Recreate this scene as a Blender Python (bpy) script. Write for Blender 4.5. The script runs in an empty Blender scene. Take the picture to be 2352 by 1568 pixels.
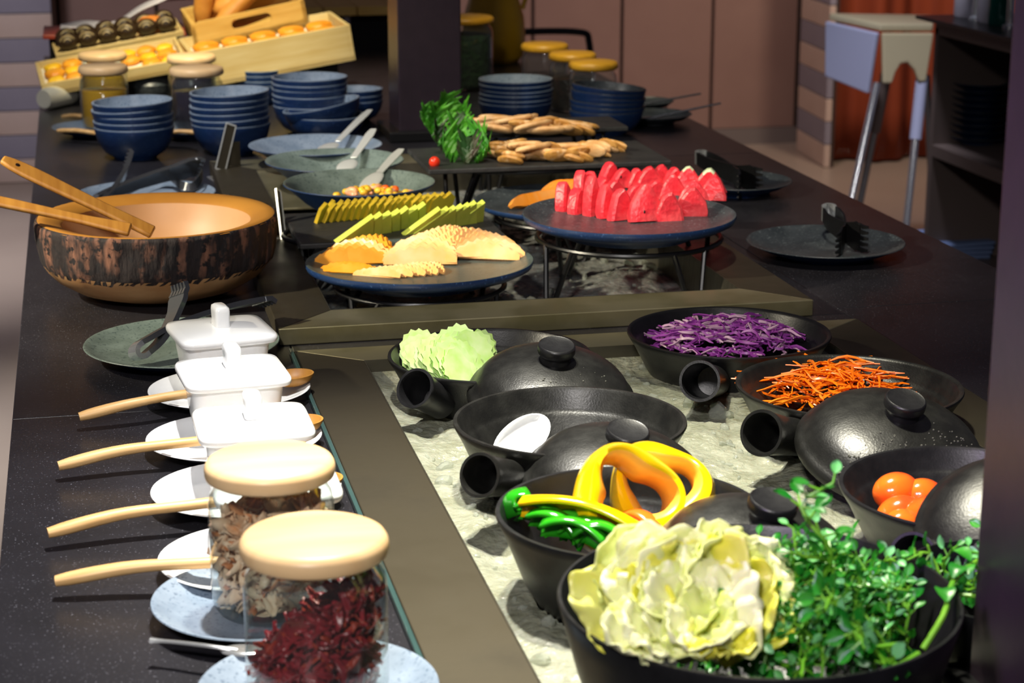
import bpy, math, random
from mathutils import Vector, Matrix, noise
from math import sin, cos, pi, radians as RAD
random.seed(7)
S = bpy.context.scene
COL = S.collection
# ---------------------------------------------------------------- camera
FPX, CX, CY = 4500.0, 1176.0, 784.0        # focal length in pixels of the 2352x1568 frame
CT = 0.90                                   # counter top above the floor
CAM = Vector((0, 0, 1.60))
YAW, PIT = math.atan(1026 * 0.9655 / FPX), math.atan(1214 / FPX)
VR = Vector((cos(YAW), -sin(YAW), 0))
VU = Vector((sin(YAW) * sin(PIT), cos(YAW) * sin(PIT), cos(PIT)))
VF = Vector((sin(YAW) * cos(PIT), cos(YAW) * cos(PIT), -sin(PIT)))
cd = bpy.data.cameras.new('camera'); cd.sensor_width = 36; cd.lens = FPX / 2352 * 36
cd.clip_start = 0.05; cd.clip_end = 60
cd.dof.use_dof = True; cd.dof.focus_distance = 2.35; cd.dof.aperture_fstop = 9.0
co = bpy.data.objects.new('camera', cd); COL.objects.link(co)
M3 = Matrix((VR, VU, -VF)).transposed()
co.matrix_world = Matrix.Translation(CAM) @ M3.to_4x4()
S.camera = co
S.view_settings.view_transform = 'Standard'; S.view_settings.look = 'None'
S.view_settings.gamma = 1; S.view_settings.use_curve_mapping = False
S.view_settings.exposure = 0.0
# ---------------------------------------------------------------- world and lamps
w = bpy.data.worlds.new('room_dusk'); S.world = w; w.use_nodes = True
w.node_tree.nodes['Background'].inputs[0].default_value = (0.40, 0.37, 0.50, 1)
w.node_tree.nodes['Background'].inputs[1].default_value = 0.085
def spot(name, loc, aim, power, col, angle=60, blend=0.6, rad=0.04):
    l = bpy.data.lights.new(name, 'SPOT'); l.energy = power; l.color = col
    l.spot_size = RAD(angle); l.spot_blend = blend; l.shadow_soft_size = rad
    o = bpy.data.objects.new(name, l); COL.objects.link(o); o.location = loc
    o.rotation_euler = (Vector(aim) - Vector(loc)).to_track_quat('-Z', 'Y').to_euler()
    return o
WARM = (1.0, 0.86, 0.66); NEUT = (1.0, 0.93, 0.82)
spot('downlight_near', (0.22, 2.05, 2.75), (0.26, 1.84, 0.9), 300, (1, .96, .90), 40, 0.8, 0.03)
spot('downlight_well', (0.42, 2.05, 2.75), (0.62, 1.70, 0.9), 300, (1.0, .95, .74), 46, 0.9, 0.05)
spot('track_light_salad', (-1.25, 2.55, 2.05), (0.40, 2.98, 0.92), 290, (1.0, .90, .68), 42, 0.8, 0.04)
spot('track_light_bowls', (-0.5, 3.5, 2.6), (0.4, 4.1, 0.9), 160, (1.0, .95, .88), 44, 0.8, 0.04)
spot('track_light_fruit', (0.70, 2.1, 2.7), (0.90, 3.05, 0.9), 120, (1.0, .90, .72), 34, 0.9, 0.05)
spot('track_light_mushroom', (0.55, 2.9, 2.7), (0.85, 3.75, 0.9), 80, (1.0, .88, .62), 30, 0.9, 0.05)
spot('track_light_bread', (0.0, 3.9, 2.7), (0.33, 5.05, 0.98), 300, (1.0, .88, .60), 30, 0.8, 0.04)
spot('added_front_fill', (-0.7, -0.9, 2.9), (0.25, 2.2, 0.9), 300, (1.0, .95, .92), 44, 1.0, 0.15)  # added fill behind the camera, brightens the faces turned towards it
spot('wall_wash', (2.2, 7.0, 2.9), (2.6, 9.4, 0.5), 175, (1.0, .80, .74), 95, 1.0, 0.2)
spot('wall_wash_aisle', (-0.8, 6.0, 2.9), (-0.9, 8.5, 0.2), 230, (.93, .90, 1.0), 100, 1.0, 0.2)
spot('entrance_lamp', (3.45, 7.2, 2.6), (3.75, 8.6, 0.3), 120, (1.0, .84, .66), 90, 1.0, 0.1)
spot('aisle_lamp', (-1.3, 4.7, 2.8), (-0.75, 4.9, 0.0), 620, (.93, .95, 1.0), 46, 1.0, 0.1)
spot('aisle_lamp_far', (-1.2, 7.0, 2.8), (-0.6, 7.4, 0.0), 300, (.93, .92, 1.0), 50, 1.0, 0.1)
spot('added_chair_fill', (1.9, 5.0, 2.7), (2.55, 5.9, 0.6), 190, (.85, .86, 1.0), 50, 1.0, 0.1)  # added fill that brightens the high chair and the shelf unit
spot('added_jar_fill', (0.75, 3.9, 2.7), (1.12, 4.75, 0.98), 120, (1.0, .88, .60), 30, 0.9, 0.05)  # added fill so the far jars and the jug come out brighter
spot('purple_accent', (-0.4, 0.5, 1.9), (0.68, 1.29, 1.25), 170, (.62, .40, .95), 26, 1.0, 0.1)
# ---------------------------------------------------------------- picture to place
def px(x, y, h=0.0):
    """the point at height h above the counter top that the pixel (x, y) looks at"""
    d = VF * FPX + VR * (x - CX) - VU * (y - CY)
    return CAM + d * ((CT + h - CAM.z) / d.z)
def pxy(x, y, Y):
    """the point on the upright plane at distance Y"""
    d = VF * FPX + VR * (x - CX) - VU * (y - CY)
    return CAM + d * (Y / d.y)
def mpp(p):
    """metres per pixel at a point"""
    return (Vector(p) - CAM).dot(VF) / FPX
def to_px(p):
    v = Vector(p) - CAM; k = FPX / v.dot(VF)
    return CX + v.dot(VR) * k, CY - v.dot(VU) * k
# ---------------------------------------------------------------- mesh helpers
class MB:
    def __init__(s): s.v = []; s.f = []; s.m = []
    def add(s, vs, fs, mi=0, M=None):
        o = len(s.v)
        s.v += [tuple(M @ Vector(q)) for q in vs] if M is not None else [tuple(q) for q in vs]
        s.f += [tuple(i + o for i in f) for f in fs]
        s.m += [mi] * len(fs) if isinstance(mi, int) else list(mi)
        return s
    def box(s, c, d, mi=0, M=None):
        x, y, z = c; a, b, e = d[0] / 2, d[1] / 2, d[2] / 2
        vs = [(x + i * a, y + j * b, z + k * e) for k in (-1, 1) for j in (-1, 1) for i in (-1, 1)]
        return s.add(vs, [(0, 2, 3, 1), (4, 5, 7, 6), (0, 1, 5, 4), (2, 6, 7, 3), (0, 4, 6, 2), (1, 3, 7, 5)], mi, M)
    def lathe(s, prof, seg=40, mi=0, M=None, sx=1, sy=1, wob=None):
        vs = []; fs = []; ms = []; rings = []
        for k, (r, z) in enumerate(prof):
            if r < 1e-6: rings.append([len(vs)]); vs.append((0, 0, z)); continue
            ring = []
            for i in range(seg):
                a = 2 * pi * i / seg; rr, zz = (r, z) if wob is None else wob(k, a, r, z)
                ring.append(len(vs)); vs.append((rr * cos(a) * sx, rr * sin(a) * sy, zz))
            rings.append(ring)
        for k in range(len(rings) - 1):
            A, B = rings[k], rings[k + 1]; q = mi if isinstance(mi, int) else mi[k]
            if len(A) == 1 and len(B) == 1: continue
            for i in range(seg):
                j = (i + 1) % seg
                if len(A) == 1: fs.append((A[0], B[j], B[i]))
                elif len(B) == 1: fs.append((A[i], A[j], B[0]))
                else: fs.append((A[i], A[j], B[j], B[i]))
                ms.append(q)
        return s.add(vs, fs, ms, M)
    def tube(s, pts, rad, seg=10, mi=0, M=None, caps=True, flat=1.0, up=None):
        pts = [Vector(p) for p in pts]; n = len(pts); vs = []; fs = []
        if not isinstance(rad, (list, tuple)): rad = [rad] * n
        t0 = (pts[1] - pts[0]).normalized()
        ref = Vector(up) if up else (Vector((0, 0, 1)) if abs(t0.z) < .9 else Vector((1, 0, 0)))
        a = t0.cross(ref).normalized()
        for i in range(n):
            t = (pts[min(i + 1, n - 1)] - pts[max(i - 1, 0)]).normalized()
            a = (a - t * a.dot(t)).normalized(); b = t.cross(a)
            for k in range(seg):
                q = 2 * pi * k / seg
                vs.append(pts[i] + (a * cos(q) + b * sin(q) * flat) * rad[i])
        for i in range(n - 1):
            for k in range(seg):
                j = (k + 1) % seg
                fs.append((i * seg + k, i * seg + j, (i + 1) * seg + j, (i + 1) * seg + k))
        if caps: fs += [tuple(range(seg))[::-1], tuple(range((n - 1) * seg, n * seg))]
        return s.add(vs, fs, mi, M)
    def bar(s, pts, wid, th, wdir, mi=0, M=None):
        """flat bar along pts, width along wdir; wid may be a list"""
        pts = [Vector(p) for p in pts]; n = len(pts); wdir = Vector(wdir).normalized()
        if not isinstance(wid, (list, tuple)): wid = [wid] * n
        vs = []; fs = []
        for i in range(n):
            t = (pts[min(i + 1, n - 1)] - pts[max(i - 1, 0)]).normalized()
            q = wdir - t * wdir.dot(t)
            q.normalize(); nn = t.cross(q)
            for (u, v) in ((-1, -1), (1, -1), (1, 1), (-1, 1)):
                vs.append(pts[i] + q * (u * wid[i] / 2) + nn * (v * th / 2))
        for i in range(n - 1):
            for k in range(4):
                j = (k + 1) % 4
                fs.append((i * 4 + k, i * 4 + j, i * 4 + 4 + j, i * 4 + 4 + k))
        fs += [(3, 2, 1, 0), tuple(range((n - 1) * 4, n * 4))]
        return s.add(vs, fs, mi, M)
    def prism(s, poly, z0, z1, mi=0, M=None, side=None):
        n = len(poly)
        vs = [(x, y, z0) for x, y in poly] + [(x, y, z1) for x, y in poly]
        fs = [tuple(range(n))[::-1], tuple(range(n, 2 * n))] + [(i, (i + 1) % n, n + (i + 1) % n, n + i) for i in range(n)]
        ms = [mi, mi] + [mi if side is None else side] * n
        return s.add(vs, fs, ms, M)
    def grid(s, fn, nu, nv, mi=0, M=None):
        vs = [fn(i / nu, j / nv) for j in range(nv + 1) for i in range(nu + 1)]
        fs = [(j * (nu + 1) + i, j * (nu + 1) + i + 1, (j + 1) * (nu + 1) + i + 1, (j + 1) * (nu + 1) + i) for j in range(nv) for i in range(nu)]
        return s.add(vs, fs, mi, M)
    def ball(s, c, r, seg=10, rings=6, mi=0, M=None):
        r = r if isinstance(r, (tuple, list)) else (r, r, r)
        prof = [(sin(pi * k / rings), -cos(pi * k / rings)) for k in range(rings + 1)]
        prof[0] = (0, -1); prof[-1] = (0, 1)
        T = Matrix.Translation(Vector(c)) @ Matrix.Diagonal((r[0], r[1], r[2], 1))
        return s.lathe(prof, seg, mi, (M @ T) if M is not None else T)
    def mesh(s, name, mats, smooth=True, ang=40):
        me = bpy.data.meshes.new(name); me.from_pydata(s.v, [], s.f)
        for m in (mats if isinstance(mats, (list, tuple)) else [mats]): me.materials.append(MAT[m])
        me.polygons.foreach_set('material_index', s.m)
        if smooth:
            me.polygons.foreach_set('use_smooth', [True] * len(me.polygons))
            me.set_sharp_from_angle(angle=RAD(ang))
        me.update(); return me
    def build(s, name, mats, parent=None, loc=None, rot=None, smooth=True, ang=40, bevel=0, solid=0, sub=0, world=False):
        if world and parent is not None:
            b = parent.location; s.v = [(x - b.x, y - b.y, z - b.z) for x, y, z in s.v]
        o = bpy.data.objects.new(name, s.mesh(name, mats, smooth, ang)); COL.objects.link(o)
        if parent is not None: o.parent = parent
        if loc is not None: o.location = loc
        if rot is not None: o.rotation_euler = rot
        if solid:
            q = o.modifiers.new('thickness', 'SOLIDIFY'); q.thickness = solid; q.offset = 0
        if bevel:
            q = o.modifiers.new('bevel', 'BEVEL'); q.width = bevel; q.segments = 2; q.limit_method = 'ANGLE'
        if sub:
            q = o.modifiers.new('sub', 'SUBSURF'); q.levels = sub; q.render_levels = sub
        return o
def tag(o, label, cat, group=None, kind=None):
    o['label'] = label; o['category'] = cat
    if group: o['group'] = group
    if kind: o['kind'] = kind
    return o
def thing(name, label, cat, loc=(0, 0, 0), rot=(0, 0, 0), group=None):
    o = bpy.data.objects.new(name, None); COL.objects.link(o); o.empty_display_size = .05
    o.location = loc; o.rotation_euler = rot
    return tag(o, label, cat, group)
def struct(o):
    o['kind'] = 'structure'; return o
def dup(root, loc, rot=None, label=None, group=None, scale=None):
    def cp(o, par):
        c = o.copy(); COL.objects.link(c); c.parent = par
        for ch in list(o.children): cp(ch, c)
        return c
    r = cp(root, None); r.location = loc
    if rot is not None: r.rotation_euler = rot
    if label: r['label'] = label
    if group: r['group'] = group
    if scale: r.scale = (scale,) * 3 if isinstance(scale, (int, float)) else scale
    return r
def rnd(a, b): return random.uniform(a, b)
def mix(a, b, t): return Vector(a) * (1 - t) + Vector(b) * t
def curve(pts, n):
    """Catmull-Rom through pts, n points"""
    P = [Vector(p) for p in pts]; P = [P[0] * 2 - P[1]] + P + [P[-1] * 2 - P[-2]]; out = []
    k = len(P) - 3
    for i in range(n):
        t = i / (n - 1) * k; s = min(int(t), k - 1); t -= s; a, b, c, d = P[s:s + 4]
        out.append(.5 * ((2 * b) + (c - a) * t + (2 * a - 5 * b + 4 * c - d) * t * t + (3 * b - a - 3 * c + d) * t ** 3))
    return out
# ---------------------------------------------------------------- materials
MAT = {}
def lin(h):
    h = h.lstrip('#'); c = [int(h[i:i + 2], 16) / 255 for i in (0, 2, 4)]
    return tuple((q / 12.92 if q <= .04045 else ((q + .055) / 1.055) ** 2.4) for q in c) + (1,)
def mat(name, c1, rough=.5, metal=0, c2=None, scale=20, detail=3, lo=.4, hi=.6, stretch=(1, 1, 1), bump=0, bscale=None, bstretch=None,
        spec=.5, sss=0, coat=0, alpha_glass=None, trans=0, emit=0, c3=None, scale3=200, lo3=.6, hi3=.68, rough2=None, aniso=0, voronoi=False, bdist=.01):
    m = bpy.data.materials.new(name); m.use_nodes = True; MAT[name] = m
    nt = m.node_tree; N = nt.nodes; L = nt.links; b = N['Principled BSDF']
    b.inputs['Roughness'].default_value = rough; b.inputs['Metallic'].default_value = metal
    b.inputs['Specular IOR Level'].default_value = spec
    b.inputs['Base Color'].default_value = lin(c1)
    tc = N.new('ShaderNodeTexCoord')
    def tex(sc, st, det=detail):
        mp = N.new('ShaderNodeMapping'); mp.inputs['Scale'].default_value = st
        L.new(tc.outputs['Object'], mp.inputs[0])
        if voronoi:
            t = N.new('ShaderNodeTexVoronoi'); t.inputs['Scale'].default_value = sc
            L.new(mp.outputs[0], t.inputs['Vector']); return t.outputs['Distance']
        t = N.new('ShaderNodeTexNoise'); t.inputs['Scale'].default_value = sc; t.inputs['Detail'].default_value = det
        L.new(mp.outputs[0], t.inputs['Vector']); return t.outputs['Fac']
    def ramp(f, a, z):
        r = N.new('ShaderNodeMapRange'); r.inputs[1].default_value = a; r.inputs[2].default_value = z
        L.new(f, r.inputs[0]); return r.outputs[0]
    if c2:
        f = ramp(tex(scale, stretch), lo, hi)
        x = N.new('ShaderNodeMix'); x.data_type = 'RGBA'
        x.inputs[6].default_value = lin(c1); x.inputs[7].default_value = lin(c2); L.new(f, x.inputs[0]); out = x.outputs[2]
        if c3:
            f3 = ramp(tex(scale3, (1, 1, 1), 2), lo3, hi3)
            y = N.new('ShaderNodeMix'); y.data_type = 'RGBA'; L.new(f3, y.inputs[0]); L.new(out, y.inputs[6])
            y.inputs[7].default_value = lin(c3); out = y.outputs[2]
        L.new(out, b.inputs['Base Color'])
        if rough2 is not None:
            rr = N.new('ShaderNodeMapRange'); rr.inputs[3].default_value = rough; rr.inputs[4].default_value = rough2
            L.new(f, rr.inputs[0]); L.new(rr.outputs[0], b.inputs['Roughness'])
    if bump:
        bp = N.new('ShaderNodeBump'); bp.inputs['Strength'].default_value = bump; bp.inputs['Distance'].default_value = bdist
        L.new(tex(bscale or scale, bstretch or stretch), bp.inputs['Height']); L.new(bp.outputs[0], b.inputs['Normal'])
    if sss:
        b.inputs['Subsurface Weight'].default_value = sss; b.inputs['Subsurface Radius'].default_value = (.01, .006, .004)
    if coat: b.inputs['Coat Weight'].default_value = coat; b.inputs['Coat Roughness'].default_value = .08
    if trans: b.inputs['Transmission Weight'].default_value = trans; b.inputs['IOR'].default_value = 1.31
    return m
def thin_glass(name, tint, reflect=1.45, rough=.02, body=0.0, bodycol='#ffffff'):
    m = bpy.data.materials.new(name); m.use_nodes = True; MAT[name] = m
    nt = m.node_tree; N = nt.nodes; L = nt.links; N.remove(N['Principled BSDF']); o = N['Material Output']
    t = N.new('ShaderNodeBsdfTransparent'); t.inputs[0].default_value = lin(tint)
    g = N.new('ShaderNodeBsdfGlossy'); g.inputs['Roughness'].default_value = rough
    f = N.new('ShaderNodeLayerWeight'); f.inputs[0].default_value = .5
    pw = N.new('ShaderNodeMath'); pw.operation = 'POWER'; pw.inputs[1].default_value = 3.0; L.new(f.outputs['Facing'], pw.inputs[0])
    ma = N.new('ShaderNodeMath'); ma.operation = 'MULTIPLY_ADD'; ma.inputs[1].default_value = .85; ma.inputs[2].default_value = .05; L.new(pw.outputs[0], ma.inputs[0])
    x = N.new('ShaderNodeMixShader'); L.new(ma.outputs[0], x.inputs[0])
    src = t.outputs[0]
    if body:
        d = N.new('ShaderNodeBsdfDiffuse'); d.inputs[0].default_value = lin(bodycol)
        y = N.new('ShaderNodeMixShader'); y.inputs[0].default_value = body
        L.new(t.outputs[0], y.inputs[1]); L.new(d.outputs[0], y.inputs[2]); src = y.outputs[0]
    L.new(src, x.inputs[1]); L.new(g.outputs[0], x.inputs[2]); L.new(x.outputs[0], o.inputs[0])
mat('granite', '#1b1a1d', .30, c2='#26252a', scale=9, detail=6, lo=.3, hi=.75, c3='#6a6a74', scale3=420, lo3=.66, hi3=.74, spec=.45, bump=.02, bscale=300)
mat('dark_cabinet', '#191514', .5)
mat('brushed_steel', '#7d7869', .34, metal=.9, c2='#5f5b50', scale=14, stretch=(1, 12, 1), lo=.3, hi=.7, bump=.02, bscale=120, bstretch=(1, 30, 1))
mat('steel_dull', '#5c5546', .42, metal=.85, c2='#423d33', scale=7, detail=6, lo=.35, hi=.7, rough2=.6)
mat('steel_lit', '#b5ad8c', .34, metal=.85, c2='#9a936f', scale=10, detail=4)  # same steel as the darker flanges, reflected light put into the beige colour
mat('chrome', '#dfe2e6', .16, metal=.85)
mat('steel_bright', '#e9ebe6', .28, metal=.55)
mat('chrome_dark', '#85878a', .24, metal=.85)
mat('black_ceramic', '#111113', .34, c2='#161618', scale=60, lo=.3, hi=.7, bump=.25, bscale=420, spec=.5, rough2=.42, bdist=.0006)
mat('black_ceramic_wet', '#121211', .33, c2='#191917', scale=50, lo=.35, hi=.7, bump=.3, bscale=420, spec=.55, rough2=.42, bdist=.0008)
mat('wire_black', '#0b0b0d', .35)
mat('stone_out', '#1b3356', .36, c2='#142c58', scale=26, detail=5, lo=.3, hi=.7, c3='#3d5c8c', scale3=300, lo3=.62, hi3=.74, spec=.5)
mat('stone_in', '#8795a6', .40, c2='#6d7d90', scale=30, detail=5, lo=.3, hi=.7, c3='#4b5d72', scale3=260, lo3=.58, hi3=.7, spec=.5)
mat('stone_green', '#6f7d78', .38, c2='#58655f', scale=30, detail=5, lo=.3, hi=.7, c3='#3d4a49', scale3=260, lo3=.56, hi3=.7, spec=.5)
mat('stone_mid', '#56625f', .38, c2='#454f4d', scale=30, detail=5, lo=.3, hi=.7, c3='#343d3d', scale3=260, lo3=.56, hi3=.7, spec=.5)
mat('stone_dark', '#3d4348', .40, c2='#2b3136', scale=24, detail=5, lo=.3, hi=.7, c3='#5d666a', scale3=240, lo3=.6, hi3=.72, spec=.5)
mat('porcelain', '#eef0f2', .14, spec=.5, coat=.3)
mat('pine_lid', '#e6c79a', .38, c2='#dab280', scale=5, stretch=(1, 9, 1), lo=.3, hi=.7, spec=.4)
mat('pine_lid_amber', '#d9a52c', .40, c2='#c08a1e', scale=5, stretch=(1, 9, 1), lo=.3, hi=.7)
mat('beech', '#d9b37c', .45, c2='#c79a5e', scale=8, stretch=(1, 14, 1), lo=.3, hi=.7)
mat('spoon_wood', '#ad7b34', .5, c2='#976526', scale=10, stretch=(10, 1, 1), lo=.3, hi=.7)
mat('pine', '#d9b567', .55, c2='#c29744', scale=7, stretch=(1, 10, 10), lo=.25, hi=.75)
mat('pine_pale', '#d8c38d', .55, c2='#c6a968', scale=7, stretch=(1, 10, 10), lo=.25, hi=.75)
mat('bark', '#1d1415', .85, c2='#7c5442', scale=44, detail=8, lo=.50, hi=.66, stretch=(1, 1, .35), bump=.9, bscale=42, bstretch=(1, 1, .3), c3='#120c10', scale3=85, lo3=.54, hi3=.62)
mat('bowl_wood', '#c39a6c', .55, c2='#a9784a', scale=12, detail=5, stretch=(1, 1, 3), lo=.3, hi=.7)
mat('bowl_rim_wood', '#a8742c', .5, c2='#8f5e20', scale=8, detail=5, lo=.3, hi=.7)
mat('bowl_inner_wood', '#b78d66', .5, c2='#a67a50', scale=6, detail=5, lo=.3, hi=.7)
mat('slate', '#1c1d1e', .55, c2='#29292a', scale=18, detail=6, lo=.3, hi=.7, bump=.2, bscale=40)
mat('pillar_paint', '#2b2029', .38, c2='#261c25', scale=30, lo=.3, hi=.7, bump=.03, bscale=60)
mat('wall_panel', '#8d6f64', .55, c2='#86685e', scale=4, lo=.3, hi=.7)
mat('wall_gap', '#3a2922', .8)
mat('board_light', '#c9b2a4', .55, c2='#bda596', scale=5, lo=.3, hi=.7)
mat('board_grey', '#8f8994', .55, c2='#847e8a', scale=5, lo=.3, hi=.7)
mat('floor_tile', '#9a8a7c', .32, c2='#8c7c70', scale=1.2, detail=4, lo=.3, hi=.7, spec=.4)
mat('floor_wood', '#a9835f', .35, c2='#9a744f', scale=2, detail=5, stretch=(1, 5, 1), lo=.3, hi=.7)
mat('baseboard', '#6f6561', .5)
mat('curtain', '#7d2f10', .8, c2='#8e3a16', scale=3, stretch=(6, 6, .4), lo=.3, hi=.7)
mat('white_plastic', '#b9bdd8', .4)
mat('cream_plastic', '#cfc29c', .4)
mat('shelf_brown', '#6b5d57', .5)
mat('black_cloth', '#060507', .9)
mat('cloth_white', '#d9d6e2', .8)
mat('paper_white', '#e9e3d4', .7)
mat('napkin_blue', '#6f83ad', .7)
mat('bottle_green', '#0c4a40', .1)
mat('glass_frost', '#b9b4bd', .2)
thin_glass('jar_glass', '#eef4f3', 1.5, .06, .018, '#dfe8ea')
thin_glass('edge_glass', '#8fb3b0', 1.6, .05, .35, '#5f8280')
thin_glass('ice_clear', '#e8ebe4', 1.33, .05, .22, '#d5d9d0')
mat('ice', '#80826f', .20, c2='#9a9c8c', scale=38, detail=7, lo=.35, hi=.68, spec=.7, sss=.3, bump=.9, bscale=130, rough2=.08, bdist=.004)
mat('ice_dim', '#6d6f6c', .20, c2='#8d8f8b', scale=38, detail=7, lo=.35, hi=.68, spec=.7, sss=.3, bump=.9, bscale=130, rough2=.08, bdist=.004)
mat('droplet', '#8a8a80', .05, spec=.9, trans=.6)
# food
mat('watermelon', '#e0313f', .30, c2='#ee5a5f', scale=40, detail=6, lo=.4, hi=.75, sss=.3, bump=.25, bscale=110, spec=.5)
mat('rind', '#c9d6b4', .4, c2='#a9bd90', scale=20, lo=.3, hi=.7)
mat('seed', '#1a0f0c', .3)
mat('cantaloupe', '#f3b462', .34, c2='#f7cc98', scale=30, detail=3, lo=.35, hi=.7, sss=.3)
mat('cantaloupe_deep', '#e89613', .34, c2='#efac3d', scale=30, detail=3, lo=.35, hi=.7, sss=.3)
mat('papaya', '#f39418', .34, c2='#f2a95c', scale=25, lo=.35, hi=.75, sss=.3)
mat('pineapple', '#d9cf3e', .40, c2='#c3b62c', scale=50, stretch=(1, 1, .4), lo=.3, hi=.7, sss=.2)
mat('pineapple_rim', '#c9a81c', .45, c2='#8f7a12', scale=60, lo=.35, hi=.7)
mat('melon_green', '#d3dd63', .38, c2='#bccb46', scale=25, lo=.3, hi=.7, sss=.25)
mat('mushroom', '#c99a52', .5, c2='#a97433', scale=22, detail=5, lo=.35, hi=.7, sss=.1, bump=.3, bscale=60, c3='#e0bd8e', scale3=40, lo3=.58, hi3=.7)
mat('mushroom_pale', '#ddb98a', .5, c2='#b98850', scale=22, detail=5, lo=.35, hi=.7, sss=.1, bump=.3, bscale=60)
mat('lettuce', '#2f7d1c', .40, c2='#5aa52c', scale=24, detail=4, lo=.35, hi=.7, sss=.1)
mat('lettuce_dark', '#173d14', .45, c2='#3b1f24', scale=18, detail=4, lo=.4, hi=.65)
mat('tomato', '#e8481a', .16, c2='#ee7a1c', scale=16, detail=3, lo=.4, hi=.75, sss=.2, spec=.6, coat=.4)
mat('tomato_red', '#d8331a', .2, sss=.2)
mat('cucumber', '#c3ea80', .34, c2='#e2f5b8', scale=40, lo=.35, hi=.7, sss=.3)
mat('cucumber_skin', '#8fd04a', .34)
mat('cabbage_purple', '#7d2a86', .38, c2='#a24bab', scale=30, lo=.3, hi=.75)
mat('cabbage_white', '#d9b9c9', .38, c2='#b77fae', scale=40, lo=.3, hi=.75)
mat('carrot', '#f5830f', .36, c2='#ee6f08', scale=30, lo=.3, hi=.7, sss=.2)
mat('pepper_yellow', '#f7cf08', .16, c2='#f2ba04', scale=8, lo=.3, hi=.75, sss=.2, spec=.6, coat=.4)
mat('pepper_inner', '#eca52a', .35, c2='#f0bb4c', scale=14, lo=.3, hi=.7, sss=.2)
mat('pepper_green', '#1f8a14', .14, c2='#3fae22', scale=14, lo=.4, hi=.75, spec=.6, coat=.5)
mat('pepper_orange', '#f2641a', .25)
mat('cabbage_leaf', '#e6eda0', .34, c2='#cfdd66', scale=12, detail=4, lo=.42, hi=.72, sss=.3, spec=.5)
mat('cabbage_leaf_pale', '#f4f6c4', .34, c2='#dbe578', scale=12, detail=4, lo=.45, hi=.75, sss=.3, spec=.5)
mat('cabbage_leaf_yellow', '#e4e02c', .34, c2='#eff09a', scale=16, lo=.35, hi=.7, sss=.3)
mat('cress_leaf', '#12701a', .36, c2='#3c9a24', scale=25, lo=.35, hi=.7, sss=.15, spec=.5)
mat('cress_leaf_light', '#5fb45a', .30, c2='#86c98a', scale=25, lo=.35, hi=.7, sss=.15, spec=.6)
mat('cress_stem', '#4d9a1f', .4, c2='#7fb82e', scale=20, lo=.3, hi=.7)
mat('corn', '#f3c53a', .34, c2='#eab02a', scale=30, lo=.3, hi=.7, sss=.2)
mat('shrimp', '#f0b48a', .34, c2='#e89468', scale=30, lo=.3, hi=.7, sss=.2)
mat('crouton_white', '#f1ede4', .4)
mat('chilli', '#94202a', .35, c2='#521018', scale=18, detail=4, lo=.35, hi=.7, spec=.6)
mat('chilli_bright', '#a83a22', .35, c2='#7c1a1e', scale=18, detail=4, lo=.35, hi=.7, spec=.6)
mat('crumb', '#e2c3a4', .55, c2='#c98752', scale=22, detail=5, lo=.5, hi=.72)
mat('crumb_rust', '#c0703a', .5, c2='#d79a6a', scale=22, detail=5, lo=.4, hi=.7)
mat('honey', '#b98a10', .12, c2='#a87a0c', scale=4, lo=.3, hi=.7, spec=.5)
mat('jam', '#1e1428', .2, c2='#140d1c', scale=10)
mat('dried_herb', '#23431c', .8, c2='#12260f', scale=60, detail=6, lo=.35, hi=.65, bump=.8, bscale=90)
mat('dark_berries', '#2c1412', .3, c2='#160b0d', scale=50, detail=3, lo=.4, hi=.6, bump=.7, bscale=60)
mat('ochre_glaze', '#dba910', .35, c2='#b98a0c', scale=4, lo=.3, hi=.7)
mat('pastry', '#e8a12a', .45, c2='#d07a14', scale=14, detail=5, lo=.4, hi=.7, bump=.4, bscale=40)
mat('pastry_yellow', '#f2c52a', .42, c2='#e8a81a', scale=20, detail=5, lo=.35, hi=.7, bump=.4, bscale=60)
mat('pastry_dark', '#3a2812', .45, c2='#20160c', scale=14, detail=4, lo=.35, hi=.7)
mat('pastry_icing', '#b9a77c', .4)
mat('bread', '#d0923f', .6, c2='#b06f22', scale=10, detail=5, lo=.35, hi=.7, bump=.4, bscale=30)
mat('bun', '#d98a3c', .4, c2='#b9641c', scale=6, lo=.3, hi=.7)
mat('red_lacquer', '#a8402a', .4)
# ================================================================ the room
YB = px(1700, 334, -CT).y
XL, XR = -6.0, 7.0
struct(MB().box(((XL + XR) / 2, 5.0, -.05), (XR - XL, 16.0, .1)).build('floor', 'floor_tile', smooth=False))
wb = struct(MB().box((2.0, YB + .12, 1.6), (8.0, .1, 3.2)).build('wall_back', 'wall_gap', smooth=False))
edges = [pxy(x, 200, YB).x for x in (1228, 1432, 1640, 1836)]
pw = edges[1] - edges[0]
xs = [edges[0] - pw * k for k in range(8, 0, -1)] + edges
for k in range(len(xs) - 1):
    a, b = xs[k] + .008, xs[k + 1] - .008
    o = MB().box(((a + b) / 2, YB + .055, 1.64), (b - a, .03, 3.12)).build('wall_panel', 'wall_panel', smooth=False, bevel=.004)
    o.parent = wb
struct(MB().box(((xs[0] + edges[-1]) / 2, YB + .03, .04), (edges[-1] - xs[0], .02, .08)).build('baseboard_back', 'baseboard', smooth=False))
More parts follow.
